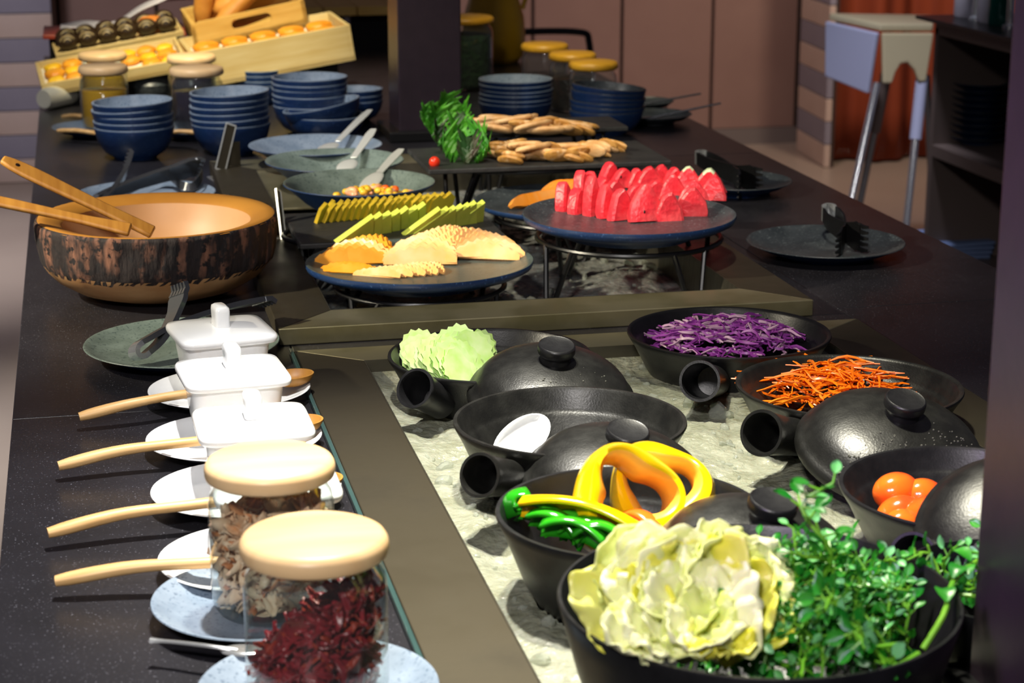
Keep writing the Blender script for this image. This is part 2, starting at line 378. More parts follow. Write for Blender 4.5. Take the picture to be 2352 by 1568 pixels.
# striped board cladding: one run left of the counter, one beside the curtain
def striped(name, A, B, z0=0.0, z1=3.2, per=.105, thick=.03):
    A, B = Vector(A), Vector(B); d = (B - A); n = Vector((-d.y, d.x, 0)).normalized(); L = d.length
    root = struct(MB().add([(A.x, A.y, z0), (B.x, B.y, z0), (B.x, B.y, z1), (A.x, A.y, z1)] + [((q + n * .015).x, (q + n * .015).y, z) for q, z in ((A, z0), (B, z0), (B, z1), (A, z1))],
                 [(0, 1, 2, 3), (4, 7, 6, 5), (0, 4, 5, 1), (3, 2, 6, 7), (0, 3, 7, 4), (1, 5, 6, 2)]).build(name, 'wall_gap', smooth=False))
    ang = math.atan2(d.y, d.x); k = 0; z = z0
    while z < z1 - .02:
        h = min(per, z1 - z)
        c = (A + B) / 2 - n * thick / 2
        o = MB().box((0, 0, 0), (L, thick, h - .004)).build('cladding_board', ('board_light', 'board_grey')[k % 2], parent=root, loc=(c.x, c.y, z + h / 2), rot=(0, 0, ang), smooth=False, bevel=.003)
        z += h; k += 1
    return root
q = pxy(128, 200, YB - .25)
striped('wall_left', (-4.6, YB - .25, 0), (q.x, YB - .25, 0), per=.107)
A = px(1842, 345, -CT); B = px(1906, 385, -CT)
striped('wall_right', (A.x, A.y, 0), (B.x, B.y, 0), per=.107)
YC = B.y
struct(MB().box((B.x + 2.2, YC + 1.6, 1.6), (5.0, .1, 3.2)).build('wall_far_right', 'wall_panel', smooth=False))
# curtain: deep folds
def curtain_fn(u, v):
    x = u * 1.9; f = .055 * sin(u * 31 + .8 * sin(v * 3)) + .02 * sin(u * 83 + 1)
    return (x, f * (.65 + .35 * (1 - v)), 0.012 + v * 2.75)
ct = thing('curtain', 'rust brown floor length curtain beside the striped wall', 'curtain', (B.x + .01, YC + .12, 0))
MB().grid(curtain_fn, 150, 12).build('curtain_cloth', 'curtain', ct, solid=.006)
rail = MB().tube([(-.02, 0, 2.78), (1.95, 0, 2.78)], .015, 12)
rail.build('curtain_rail', 'chrome_dark', ct)
# ================================================================ counter
X0, X1 = px(59, 600).x, px(2257, 600).x
YN, YF = 0.75, px(115, 128).y
FX0, FX1 = px(673, 807).x, px(1975, 741).x            # front well, outer
FB = (px(673, 807).y + px(1975, 741).y) / 2
FN = 1.360
fi0, fi1 = px(837, 834).x, FX1 - (px(837, 834).x - FX0)
fib, fin = px(837, 834).y, FN + .018
RH = .0245                                             # the rear well has a raised frame
RX0, RX1 = px(640, 755, RH).x, px(1890, 702, RH).x
RN, RB = px(640, 755, RH).y, px(960, 352, RH).y
ri0, ri1 = RX0 + .082, RX1 - .082
rin, rib = px(750, 712, RH).y, RB - .11
base = thing('buffet_counter', 'long dark cabinet of the buffet counter under the granite worktop', 'counter', ((X0 + X1) / 2, (YN + YF) / 2, 0))
m = MB().box(((X0 + X1) / 2, (YN + YF) / 2, .40), (X1 - X0 - .08, YF - YN - .08, .70)); m.build('cabinet_body', 'dark_cabinet', base, world=True, smooth=False)
m = MB().box(((X0 + X1) / 2, (YN + YF) / 2, .03), (X1 - X0 - .16, YF - YN - .16, .06)); m.build('plinth', 'wire_black', base, world=True, smooth=False)
for (cx, cy, sx, sy) in (((X0 + .05), (YN + YF) / 2, .02, YF - YN - .08), ((X1 - .05), (YN + YF) / 2, .02, YF - YN - .08), ((X0 + X1) / 2, YN + .05, X1 - X0 - .12, .02), ((X0 + X1) / 2, YF - .05, X1 - X0 - .12, .02)):
    MB().box((cx, cy, .80), (sx, sy, .115)).build('apron', 'dark_cabinet', base, world=True, smooth=False)
wt = thing('worktop', 'black speckled granite worktop around two ice wells', 'worktop', ((X0 + X1) / 2, (YN + YF) / 2, CT - .04))
seam = px(33, 962).y
def slab(a, b, c, d):
    MB().box(((a + b) / 2, (c + d) / 2, CT - .02), (b - a - .0012, d - c - .0012, .04)).build('granite_slab', 'granite', wt, world=True, smooth=False, bevel=.0012)
slab(X0, FX0, YN, seam); slab(X0, FX0, seam, RB - .004); slab(FX1, X1, YN, seam + .3); slab(FX1, X1, seam + .3, RB - .004)
slab(FX0, FX1, YN, FN); slab(FX0, FX1, FB, RN + .004)
slab(X0, (X0 + X1) / 2, RB - .004, YF); slab((X0 + X1) / 2, X1, RB - .004, YF)
slab(FX0, RX0 + .02, RN + .004, RB - .004); slab(RX1 - .02, FX1, RN + .004, RB - .004)
def well(name, label, o, i, h, depth, mats):
    x0, x1, y0, y1 = o; a0, a1, b0, b1 = i
    t = thing(name, label, 'ice well', ((x0 + x1) / 2, (y0 + y1) / 2, CT - depth))
    z = CT + h
    def fl(p, mt):
        mb = MB(); n = len(p)
        mb.add([(x, y, z) for x, y in p] + [(x, y, CT + .0005) for x, y in p], [tuple(range(n)), tuple(range(2 * n - 1, n - 1, -1))] + [(k, n + k, n + (k + 1) % n, (k + 1) % n) for k in range(n)])
        mb.build('flange', mt, t, world=True, smooth=False, bevel=.0015)
    fl([(x0, y0), (a0, b0), (a0, b1), (x0, y1)][::-1], mats[0])
    fl([(x1, y0), (a1, b0), (a1, b1), (x1, y1)], mats[1])
    fl([(x0, y0), (x1, y0), (a1, b0), (a0, b0)], mats[2])
    fl([(x0, y1), (x1, y1), (a1, b1), (a0, b1)][::-1], mats[3])
    e = .012
    P = [(a0, b0), (a1, b0), (a1, b1), (a0, b1)]; Q = [(a0 + e, b0 + e), (a1 - e, b0 + e), (a1 - e, b1 - e), (a0 + e, b1 - e)]
    mb = MB().add([(x, y, z) for x, y in P] + [(x, y, CT - depth) for x, y in Q], [(0, 1, 5, 4), (1, 2, 6, 5), (2, 3, 7, 6), (3, 0, 4, 7), (4, 5, 6, 7)])
    mb.build('pan', 'brushed_steel', t, world=True, smooth=False, solid=.002)
    return t
well('ice_well', 'stainless steel ice well with the black ceramic pots', (FX0, FX1, FN, FB), (fi0, fi1, fin, fib), .004, .11, ('steel_dull', 'steel_dull', 'brushed_steel', 'steel_lit'))
well('ice_well', 'raised stainless steel ice well under the fruit platters', (RX0, RX1, RN, RB), (ri0, ri1, rin, rib), RH, .11, ('steel_dull', 'steel_dull', 'steel_lit', 'steel_lit'))
struct(MB().box((FX0 - .004, (FN + FB) / 2, CT + .004), (.005, FB - FN, .007)).build('trim_1', 'edge_glass', smooth=False, bevel=.001))
# crushed ice, hollowed where pots are sunk into it
HOLES = []
def ice(name, label, a0, a1, b0, b1, h, amp, nx, ny, mt, nch, edge=.0):
    def fn(u, v):
        x = a0 + (a1 - a0) * u; y = b0 + (b1 - b0) * v
        p = Vector((x, y, 3.1))
        z = amp * (noise.noise(p * 9) + .5 * noise.noise(p * 23) + .30 * abs(noise.noise(p * 45)) + .22 * abs(noise.noise(p * 95)))
        e = min(u, 1 - u) * (a1 - a0); e2 = min(v, 1 - v) * (b1 - b0); q = min(1, min(e, e2) / .03)
        for (hx, hy_, hr) in HOLES:
            dd = math.hypot(x - hx, y - hy_)
            if dd < hr: return (x, y, CT + h + (z * q if dd > hr * .93 else -.075))
        return (x, y, CT + h + z * q)
    o = MB().grid(fn, nx, ny).build(name, mt, ang=35)
    tag(o, label, 'ice', kind='stuff')
    mb = MB(); r = random.Random(5)
    for k in range(nch):
        u, v = r.random(), r.random(); u = .02 + .96 * u; v = .015 + .97 * v
        c = Vector(fn(u, v))
        if c.z < CT - .06: continue
        s = r.uniform(.0025, .006) if r.random() < .75 else r.uniform(.007, .015)
        M = Matrix.Translation(c + Vector((0, 0, s * .1))) @ Matrix.Rotation(r.uniform(0, 6.28), 4, Vector((r.random() - .5, r.random() - .5, r.random() - .5)).normalized())
        b = MB().ball((0, 0, 0), (s, s * r.uniform(.6, .9), s * r.uniform(.4, .7)), 8, 5); sd = r.uniform(0, 50)
        mb.add([tuple(Vector(q) * (1 + .35 * noise.noise(Vector(q) / s * .9 + Vector((sd, 0, 0))))) for q in b.v], b.f, 0, M)
    q = mb.build('ice_chips', 'ice_clear', ang=28); q.parent = o; q['kind'] = 'stuff'
    return fn
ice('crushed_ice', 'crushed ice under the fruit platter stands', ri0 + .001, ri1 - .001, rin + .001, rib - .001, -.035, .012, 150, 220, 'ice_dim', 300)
# pillars that carry the hood
def pillar(label, Y0):
    xa, xb = px(905, 312).x, px(1052, 312).x
    t = thing('pillar', label, 'pillar', ((xa + xb) / 2, Y0 + .07, CT))
    MB().box((0, 0, .85), (xb - xa, .14, 1.7)).build('post', 'pillar_paint', t, smooth=False, bevel=.003)
    MB().box((0, 0, .012), (xb - xa + .05, .19, .023)).build('base_plate', 'wire_black', t, smooth=False, bevel=.003)
    return t
YP2 = px(978, 322).y
pillar('square dark brown pillar rising behind the lettuce and mushroom platters', YP2)
pillar('square dark brown pillar beside the bowl of cabbage and cress', 1.357 - .14)
# ================================================================ front well: black ceramic pots
def pot_profile(R, H):
    o = [(0, 0), (.60 * R, 0), (.66 * R, .004), (.80 * R, .35 * H), (.93 * R, .78 * H), (.975 * R, .9 * H), (R, .97 * H), (.995 * R, H), (.965 * R, H), (.945 * R, .96 * H), (.90 * R, .74 * H), (.875 * R, .70 * H), (.845 * R, .66 * H), (.74 * R, .32 * H), (.58 * R, .09 * H), (0, .08 * H)]
    return o
def pot(label, cx, cy, wpx, rim=.055, H=.078, handle=None, hend=.05, mt='black_ceramic', name='ceramic_pot', R=None):
    p = px(cx, cy, rim); R = R or wpx * mpp(p) / 2
    t = thing(name, label, 'pot', (p.x, p.y, CT + rim - H), group='black pots on ice')
    HOLES.append((p.x, p.y, R * .74))
    MB().lathe(pot_profile(R, H), 72).build('pot_body', mt, t, ang=50)
    if handle:
        e = px(handle[0], handle[1], hend); c = Vector((p.x, p.y, CT + rim - .033)); d = Vector((e.x - c.x, e.y - c.y, 0)).normalized()
        s = c + d * R * .86; s.z = CT + rim - .036
        ax = (e - s); L = ax.length; r = handle[2] * mpp(e) / 2
        Mt = Matrix.Translation(s - t.location) @ Vector((0, 0, 1)).rotation_difference(ax).to_matrix().to_4x4()
        MB().lathe([(0, 0), (.80 * r, 0), (.84 * r, .5 * L), (.92 * r, .86 * L), (1.0 * r, .97 * L), (.985 * r, L), (.86 * r, L), (.82 * r, .96 * L), (.76 * r, .5 * L), (.7 * r, .18 * L), (0, .16 * L)], 40, 0, Mt).build('handle', mt, t, ang=50)
    return t, p, R
def lid(label, cx, cy, h, R, tilt, tdir, H=.042, mt='black_ceramic_wet', kr=.0225, drops=60):
    p = px(cx, cy, h)
    ax = Vector((cos(RAD(tdir + 90)), sin(RAD(tdir + 90)), 0))
    t = thing('pot_lid', label, 'lid', p, Matrix.Rotation(RAD(tilt), 3, ax).to_euler(), group='black domed pot lids')
    pr = [(0, H - .004)] + [(R * .95 * sin(a), (H - .004) * cos(a) ** .8) for a in [k * .16 for k in range(1, 10)]] + [(R * .97, 0), (R, 0.0), (R, .006)]
    pr += [(R * .975, .011), (R * .955, .0125)] + [(R * .945 * sin(a), H * cos(a) ** .8) for a in [1.33 - .133 * k for k in range(10)]] + [(0, H)]
    MB().lathe(pr, 72).build('dome', mt, t, ang=30)
    if drops:
        dr = MB(); rr_ = random.Random(int(cx))
        for _ in range(drops):
            a = rr_.uniform(-2.6, -.4); b = .35 + 1.0 * rr_.random() ** .7; q = rr_.uniform(.0006, .0015)
            dr.ball((R * .945 * sin(b) * cos(a), R * .945 * sin(b) * sin(a), H * cos(b) ** .8), q, 6, 4)
        dd = dr.build('water_droplets', 'droplet', t); dd['kind'] = 'stuff'
    MB().lathe([(0, H - .004), (kr * .86, H - .004), (kr * .80, H + .003), (kr * .82, H + .006), (kr * .96, H + .009), (kr, H + .011), (kr, H + .0175), (kr * .97, H + .0195), (kr * .91, H + .0205), (kr * .86, H + .0200), (0, H + .0200)], 40).build('knob', 'black_ceramic', t, ang=40)
    return t
P1 = pot('black ceramic pot of sliced cucumber with a hollow handle', 1125, 812, 470, rim=.045, handle=(952, 891, 97), hend=.042)
P2 = pot('open black ceramic pot full of shredded purple cabbage', 1674, 760, 468, rim=.045, handle=(1607, 875, 97), hend=.042)
P3 = pot('wet black ceramic pot with a white spoon under its lid', 1309, 962, 538, rim=.068, H=.088, handle=(1101, 1091, 107), hend=.060, mt='black_ceramic_wet')
P4 = pot('black ceramic pot of carrot shreds with a hollow handle', 1950, 882, 520, rim=.056, handle=(1748, 994, 110), mt='black_ceramic_wet')
P5 = pot('black ceramic pot of yellow and green pepper pieces', 1447, 1170, 620, rim=.078, H=.098)
P6 = pot('black ceramic pot of orange tomatoes beside the pillar', 2232, 1117, 606, rim=.062, handle=(2096, 1278, 116), hend=.045)
def lid_at(label, kx, ky, hk, R, tilt, tdir, H=.056, **k):
    ax = Vector((cos(RAD(tdir + 90)), sin(RAD(tdir + 90)), 0)); n = Matrix.Rotation(RAD(tilt), 3, ax) @ Vector((0, 0, 1))
    c = px(kx, ky, hk) - n * (H + .013); X, Y = to_px(c)
    return lid(label, X, Y, c.z - CT, R, tilt, tdir, H, **k)
lid_at('black domed lid slid off the cucumber pot', 1278, 803, .086, .102, 14, -84)
lid_at('black domed lid beaded with water over the white spoon', 1441, 1000, .091, .101, 16, -76, drops=200)
lid_at('black domed lid beaded with water over the carrot shreds', 2078, 928, .088, .106, 18, -80, drops=260)
lid_at('black domed lid resting between the pepper pot and the big bowl', 1774, 1162, .105, .098, 14, -66)
lid_at('black domed lid tilted against the tomato pot', 2375, 1165, .100, .102, 36, -110)
# the big bowl
D7 = .020
pb = px(1742, 1364, .085 + D7); RB7 = 925 * mpp(pb) / 2; HB7 = .130
bigbowl = thing('salad_bowl', 'large matt black bowl heaped with cabbage leaves and cress', 'bowl', (pb.x, pb.y, CT + .085 + D7 - HB7))
HOLES.append((pb.x, pb.y, RB7 * .76))
bp = [(0, 0), (.62 * RB7, 0), (.68 * RB7, .003), (.80 * RB7, .22 * HB7), (.90 * RB7, .52 * HB7), (.965 * RB7, .82 * HB7), (1.0 * RB7, .985 * HB7), (.995 * RB7, HB7), (.98 * RB7, HB7), (.955 * RB7, .93 * HB7), (.90 * RB7, .7 * HB7), (.80 * RB7, .38 * HB7), (.62 * RB7, .12 * HB7), (0, .06 * HB7)]
MB().lathe(bp, 96).build('bowl_body', 'black_ceramic', bigbowl, ang=60)
# second cress bowl, mostly behind the pillar
p8 = px(2330, 1330, .07); b8 = thing('salad_bowl', 'black bowl of cress half hidden behind the pillar', 'bowl', (p8.x, p8.y, CT + .07 - .09))
R8 = .098
HOLES.append((p8.x, p8.y, R8 * .74))
MB().lathe([(r / RB7 * R8, z / HB7 * .09) for r, z in bp], 64).build('bowl_body', 'black_ceramic', b8, ang=60)

# ---------------------------------------------------------------- cucumber fans
cu = MB()
N = 28
ring = [((1 + .11 * (k % 2)) * .023 * cos(2 * pi * k / N), (1 + .11 * (k % 2)) * .031 * sin(2 * pi * k / N)) for k in range(N)]
cu.prism(ring, -.0011, .0011, 0, None, 1)
cu0 = cu.mesh('cucumber_slice', ['cucumber', 'cucumber_skin'], smooth=False)
def place(me, name, label, cat, group, loc, M, first=[0]):
    o = bpy.data.objects.new(name, me); COL.objects.link(o)
    o.matrix_world = Matrix.Translation(loc) @ M.to_4x4(); tag(o, label, cat, group); return o
for (xa, ya, xb, yb, n, lean) in ((962, 812, 1062, 838, 15, .5), (1048, 800, 1100, 806, 7, .35)):
    for k in range(n):
        t = k / (n - 1); c = px(xa + (xb - xa) * t, ya + (yb - ya) * t, .038 + .006 * sin(t * 3.1))
        M = Matrix.Rotation(RAD(-28 + 60 * t), 3, 'Z') @ Matrix.Rotation(RAD(62 + rnd(-4, 4)), 3, 'X') @ Matrix.Rotation(rnd(0, 3), 3, 'Z')
        place(cu0, 'cucumber_slice', 'crinkle cut cucumber slice in the larger fan in the black pot' if n > 10 else 'crinkle cut cucumber slice in the smaller fan by the lid', 'cucumber', 'cucumber slices', c, M)
# ---------------------------------------------------------------- purple cabbage shreds
def shreds(name, label, cat, c, rx, ry, hz, n, L, wd, mats, seed, cz=0, curl=1.0, bias=None):
    r = random.Random(seed); mb = MB()
    for k in range(n):
        a = r.uniform(0, 2 * pi); q = math.sqrt(r.random()); x = q * cos(a) * rx; y = q * sin(a) * ry
        z = hz * (1 - q * q) * r.uniform(.55, 1.05) + cz
        if bias: z += bias(x, y)
        th = r.uniform(0, 2 * pi); l = L * r.uniform(.5, 1.3); k2 = r.uniform(-2.4, 2.4) * curl; tz = r.uniform(-.5, .5)
        pts = []
        pos = Vector((x, y, z)); d = th
        for s in range(6):
            pts.append(pos.copy()); pos = pos + Vector((cos(d), sin(d), tz * cos(s * 1.1))) * (l / 5); d += k2 / 5
        wdir = Vector((r.uniform(-1, 1), r.uniform(-1, 1), r.uniform(.2, 1.2)))
        mb.bar(pts, [wd * .5, wd, wd * 1.1, wd, wd * .8, wd * .4], wd * .45, wdir, r.choices(range(len(mats)), [3] + [1.6] * (len(mats) - 1))[0])
    o = mb.build(name, mats, loc=c, ang=60); tag(o, label, cat, kind='stuff'); return o
c2 = px(1668, 782, .022)
shreds('shredded_cabbage', 'shredded purple cabbage heaped in the open black pot', 'cabbage', c2, .092, .078, .030, 520, .034, .0034, ['cabbage_purple', 'cabbage_white', 'cabbage_purple'], 3)
c4 = px(1905, 893, .020)
shreds('shredded_carrot', 'orange carrot shreds heaped in the black pot', 'carrot', c4, .082, .080, .034, 420, .046, .0028, ['carrot'], 4, curl=.5)
# white spoon
sp = px(1190, 1018, .042)
mb = MB().lathe([(0, 0), (.6, .05), (.9, .3), (1.0, .62), (.95, .62), (.84, .34), (.55, .14), (0, .1)], 36, 0, Matrix.Diagonal((.021, .046, .018, 1)))
ws = thing('porcelain_spoon', 'white porcelain spoon lying in the wet black pot', 'spoon', sp, (RAD(20), RAD(38), RAD(-38)))
mb.build('spoon_bowl', 'porcelain', ws)
MB().tube(curve([(0, -.036, .010), (0, -.055, .016), (0, -.075, .018)], 8), [.008, .006, .0055, .005, .005, .005, .005, .004], 12, flat=.5).build('spoon_handle', 'porcelain', ws)
# ---------------------------------------------------------------- peppers
def pepper_ring(seed, R, hgt, th):
    r = random.Random(seed); ph = [r.uniform(0, 6.28) for _ in range(3)]; n = 72; mb = MB(); vs = []; fs = []; ms = []
    def rr(a, inset):
        q = R * (1 + .09 * cos(3 * a + ph[0]) + .04 * cos(2 * a + ph[1])) - inset * (1 + .8 * cos(1.5 * a + ph[2]) ** 2)
        return q
    sec = [(0, -.5), (-.0015, -.2), (-.001, .2), (.002, .5), (th * .6, .5), (th, .3), (th, -.3), (th * .6, -.5)]
    for i in range(n):
        a = 2 * pi * i / n
        for (ins, z) in sec:
            q = rr(a, ins); vs.append((q * cos(a), q * sin(a), z * hgt))
    m = len(sec)
    for i in range(n):
        for k in range(m):
            j = (i + 1) % n; l = (k + 1) % m
            fs.append((i * m + k, j * m + k, j * m + l, i * m + l)); ms.append(1 if 3 < k < 7 else 0)
    return mb.add(vs, fs, ms)
for (x, y, h, R, hg, rot, sd) in ((1436, 1146, .086, .049, .044, (58, 0, 6), 1), (1512, 1126, .080, .046, .036, (50, 6, -14), 2)):
    o = pepper_ring(sd, R, hg, .0125).build('pepper_ring', ['pepper_yellow', 'pepper_inner'], loc=px(x, y, h), rot=tuple(RAD(q) for q in rot), ang=60)
    tag(o, 'thick yellow pepper ring standing open beside the green pepper pieces' if sd == 1 else 'thick yellow pepper ring leaning behind the other ring', 'pepper', 'yellow pepper rings')
def strip_piece(L, W, th, curv, m):
    def fn(u, v):
        a = (v - .5) * 2; w = W * (1 - .75 * abs(u - .5) ** 2 * 2.6)
        return ((u - .5) * L, a * w / 2, curv * (1 - a * a) + .010 * (1 - (2 * u - 1) ** 2))
    return MB().grid(fn, 16, 8, m)
for (x, y, h, L, W, rot) in ((1330, 1207, .074, .115, .042, (-50, 8, -30)),):
    o = strip_piece(L, W, .004, .014, 0).build('pepper_wedge', ['pepper_yellow'], loc=px(x, y, h), rot=tuple(RAD(q) for q in rot), solid=.004)
    tag(o, 'long yellow pepper wedge leaning over the green pepper pieces', 'pepper')
gp = [(1208, 1170, .046, .046, .034, (-60, 30, 80)), (1238, 1205, .046, .055, .034, (-52, 10, -50)), (1268, 1228, .045, .055, .032, (-46, 16, -42)), (1300, 1222, .040, .05, .03, (-50, -12, -35)), (1312, 1243, .047, .06, .030, (-50, 10, -30)), (1345, 1240, .042, .05, .03, (-42, 0, -26)), (1280, 1200, .036, .06, .035, (-30, 0, -40)), (1372, 1250, .045, .045, .028, (-50, 5, -20))]
gp = [(x, y, h + .022, L, W, rot) for x, y, h, L, W, rot in gp]
for (x, y, h, L, W, rot) in gp:
    o = strip_piece(L, W, .004, .012, 0).build('green_pepper_piece', ['pepper_green'], loc=px(x, y, h), rot=tuple(RAD(q) for q in rot), solid=.004)
    tag(o, 'glossy green pepper piece beside the yellow wedge', 'pepper', 'green pepper pieces')
o = strip_piece(.05, .03, .004, .01, 0).build('orange_pepper_piece', ['pepper_orange'], loc=px(1462, 1222, .060), rot=(RAD(-40), 0, RAD(-60)), solid=.004)
tag(o, 'small orange pepper piece behind the yellow pepper wedge', 'pepper')
# ---------------------------------------------------------------- tomatoes
tm = MB().ball((0, 0, 0), (.0185, .0185, .0225), 28, 18); tme = tm.mesh('tomato', 'tomato')
for (x, y, h, s) in ((2058, 1129, .040, 1.08), (2122, 1140, .036, 1.0), (2066, 1182, .028, 1.05), (2130, 1182, .034, 1.05), (2076, 1206, .024, .9), (2145, 1212, .022, .9), (2100, 1162, .022, 1), (2180, 1160, .030, 1), (2190, 1200, .026, 1)):
    M = Matrix.Rotation(rnd(-1, 1), 3, 'X') @ Matrix.Rotation(rnd(.8, 2), 3, 'Y') @ Matrix.Diagonal((s, s, s))
    place(tme, 'tomato', 'small glossy orange tomato in the black pot', 'tomato', 'tomatoes in the pot', px(x, y, h), M)
# ---------------------------------------------------------------- cabbage leaves and cress in the big bowl
def leaf_fn(L, W, seed):
    def nz(x, y, k): return noise.noise(Vector((x, y, seed * 7.3 + k)))
    def fn(u, v):
        a = (v - .5) * 2; b = (u - .5) * 2
        r_ = max(abs(a), abs(b)); q = math.hypot(a, b) or 1; a2, b2 = a / q * r_, b / q * r_      # square to disc
        th = math.atan2(b2, a2); e = r_ ** 3
        k = 1 + .22 * nz(cos(th) * 1.3, sin(th) * 1.3, 1) + .10 * nz(cos(th) * 4, sin(th) * 4, 2) * e
        x, y = b2 * L / 2 * k, a2 * W / 2 * k
        z = .20 * L * (b2 * b2) + .22 * W * (a2 * a2) + .016 * nz(b2 * 1.6, a2 * 1.6, 3) + .010 * e * nz(b2 * 4, a2 * 4, 4) + .004 * nz(b2 * 6, a2 * 6, 5) + .0014 * abs(a2 * 8 % 2 - 1) * (1 - e)
        return (x, y, z)
    return fn
rc = random.Random(14)
for i in range(30):
    x = rc.uniform(1410, 1765); t = rc.random(); y = 1325 + 165 * t
    if i < 6: x = (1445, 1505, 1565, 1640, 1700, 1740)[i]; t = 0; y = 1332
    dx = (x - 1560) / 230
    h = .088 + .030 * (1 - dx * dx) * (1 - .65 * t) - .010 * t
    L, W = rc.uniform(.060, .095), rc.uniform(.055, .085)
    up = 72 - 50 * t + rc.uniform(-10, 10)
    mi = 2 if (x > 1640 and t > .3) or rc.random() < .1 else (1 if rc.random() < .65 else 0)
    M = Matrix.Rotation(RAD(rc.uniform(-40, 40)), 3, 'Z') @ Matrix.Rotation(RAD(up), 3, 'X') @ Matrix.Rotation(RAD(rc.uniform(0, 360)), 3, 'Z')
    o = MB().grid(leaf_fn(L * (.75 if t > .6 else 1), W * (.75 if t > .6 else 1), i * 1.37), 22, 22).build('cabbage_leaf', ['cabbage_leaf', 'cabbage_leaf_pale', 'cabbage_leaf_yellow'][mi], solid=.0012, ang=80)
    o.matrix_world = Matrix.Translation(px(x, y, h + D7)) @ M.to_4x4()
    tag(o, 'bright yellow cabbage leaf piece beside the cress' if mi == 2 else ('pale cream cabbage leaf in the big bowl' if mi == 1 else 'light green cabbage leaf in the big bowl'), 'cabbage', 'cabbage leaves in the big bowl')
def sprig(seed, L, nl):
    r = random.Random(seed); st = MB(); lf = MB()
    pts = curve([(0, 0, 0), (r.uniform(-.01, .01), r.uniform(-.01, .01), L * .4), (r.uniform(-.02, .02), r.uniform(-.02, .02), L * .75), (r.uniform(-.03, .03), r.uniform(-.03, .03), L)], 10)
    st.tube(pts, [.0018 - .0001 * k for k in range(10)], 6)
    for k in range(nl):
        t = .25 + .75 * k / (nl - 1); p = pts[min(9, int(t * 9))]
        a = k * 2.4 + r.uniform(-.4, .4); l = r.uniform(.008, .0135) * (1.1 - .3 * t); up = r.uniform(.2, 1.1)
        d = Vector((cos(a), sin(a), up)).normalized(); q = p + d * l * .8
        st.tube([p, q], [.0009, .0007], 5)
        side = d.cross(Vector((0, 0, 1))).normalized(); nn = side.cross(d)
        def fn(u, v, d=d, side=side, nn=nn, q=q, l=l):
            w = l * .42 * sin(pi * min(1, .06 + .94 * u)) ** .7; s = (v - .5) * 2
            return tuple(q + d * (u * l * 1.15) + side * (s * w) + nn * (.14 * l * (s * s) - .25 * l * u * u))
        lf.grid(fn, 5, 4, r.choices([0, 1], [3, 1])[0])
    return st, lf
protos = []
for k in range(6):
    st, lf = sprig(40 + k, .056 + .008 * (k % 3), 17)
    protos.append((st.mesh('cress_stem', 'cress_stem'), lf.mesh('cress_leaves', ['cress_leaf', 'cress_leaf_light'], ang=80)))
def put_sprig(k, loc, M, label, group):
    t = thing('cress_sprig', label, 'cress', group=group)
    t.matrix_world = Matrix.Translation(loc) @ M.to_4x4()
    for nm, me in (('stem', protos[k][0]), ('leaves', protos[k][1])):
        o = bpy.data.objects.new(nm, me); COL.objects.link(o); o.parent = t
r = random.Random(11)
for i in range(140):
    x = r.uniform(1650, 2165); lo_y = 1545 - .00045 * (x - 1760) ** 2 * 1.3; hi_y = 1335 + .12 * abs(x - 1930)
    t = r.random(); y = lo_y + (hi_y - lo_y) * t - 14
    h = .058 + .040 * (1 - ((x - 1900) / 290) ** 2) * (1 - .45 * abs(2 * t - 1)) - .010
    c = px(x, y + 12, h - .022 + D7)
    rx = (c.x - pb.x) ** 2 + (c.y - pb.y) ** 2
    lim = (RB7 * (.80 if h < .085 else .88)) ** 2
    if rx > lim:
        d = (c - pb); d.z = 0; k2 = math.sqrt(lim / rx); c = Vector((pb.x + d.x * k2, pb.y + d.y * k2, c.z))
    inw = math.atan2(pb.y - c.y, pb.x - c.x) + pi / 2
    M = Matrix.Rotation(inw + r.uniform(-1.0, 1.0) if (c - pb).xy.length > RB7 * .42 else r.uniform(0, 6.28), 3, 'Z') @ Matrix.Rotation(RAD(r.uniform(25, 88)), 3, 'X') @ Matrix.Rotation(r.uniform(0, 6), 3, 'Z') @ Matrix.Diagonal((.86,) * 3)
    put_sprig(i % 6, c, M, 'leafy cress sprig next to the cabbage leaves in the big bowl' if x < 1800 else ('leafy cress sprig in the big bowl on the pillar side' if x > 1985 else 'leafy cress sprig at the heart of the heap in the big bowl'), 'cress sprigs in the big bowl')
for i in range(44):
    a = RAD(r.uniform(-95, 50)); q = RB7 * r.uniform(.30, .74)
    c = Vector((pb.x + q * cos(a), pb.y + q * sin(a), CT + D7 + .052 + .020 * r.random()))
    M = Matrix.Rotation(a - pi / 2 + r.uniform(-.9, .9), 3, 'Z') @ Matrix.Rotation(RAD(r.uniform(15, 75)), 3, 'X') @ Matrix.Diagonal((.72,) * 3)
    put_sprig(i % 6, c, M, 'short cress sprig along the inner wall of the big bowl', 'cress sprigs in the big bowl')
for i in range(22):
    c = px(r.uniform(1640, 1760), r.uniform(1450, 1495), r.uniform(.074, .084) + D7)
    M = Matrix.Rotation(pi + r.uniform(-1.2, 1.2), 3, 'Z') @ Matrix.Rotation(RAD(r.uniform(40, 88)), 3, 'X') @ Matrix.Diagonal((.6,) * 3)
    put_sprig(i % 6, c, M, 'small cress sprig scattered over the yellow cabbage pieces', 'cress sprigs in the big bowl')
for (x, y, h, sc, rx, rz) in ((1885, 1335, .098, 1.25, 12, 20), (1915, 1350, .094, .9, -24, 80), (2110, 1500, .075, 1.2, 80, -60), (2060, 1480, .08, 1.2, 70, -80)):
    put_sprig(1, px(x, y, h + D7), Matrix.Rotation(RAD(rz), 3, 'Z') @ Matrix.Rotation(RAD(rx), 3, 'X') @ Matrix.Diagonal((sc,) * 3), 'tall cress sprig standing out of the heap in the big bowl', 'cress sprigs in the big bowl')
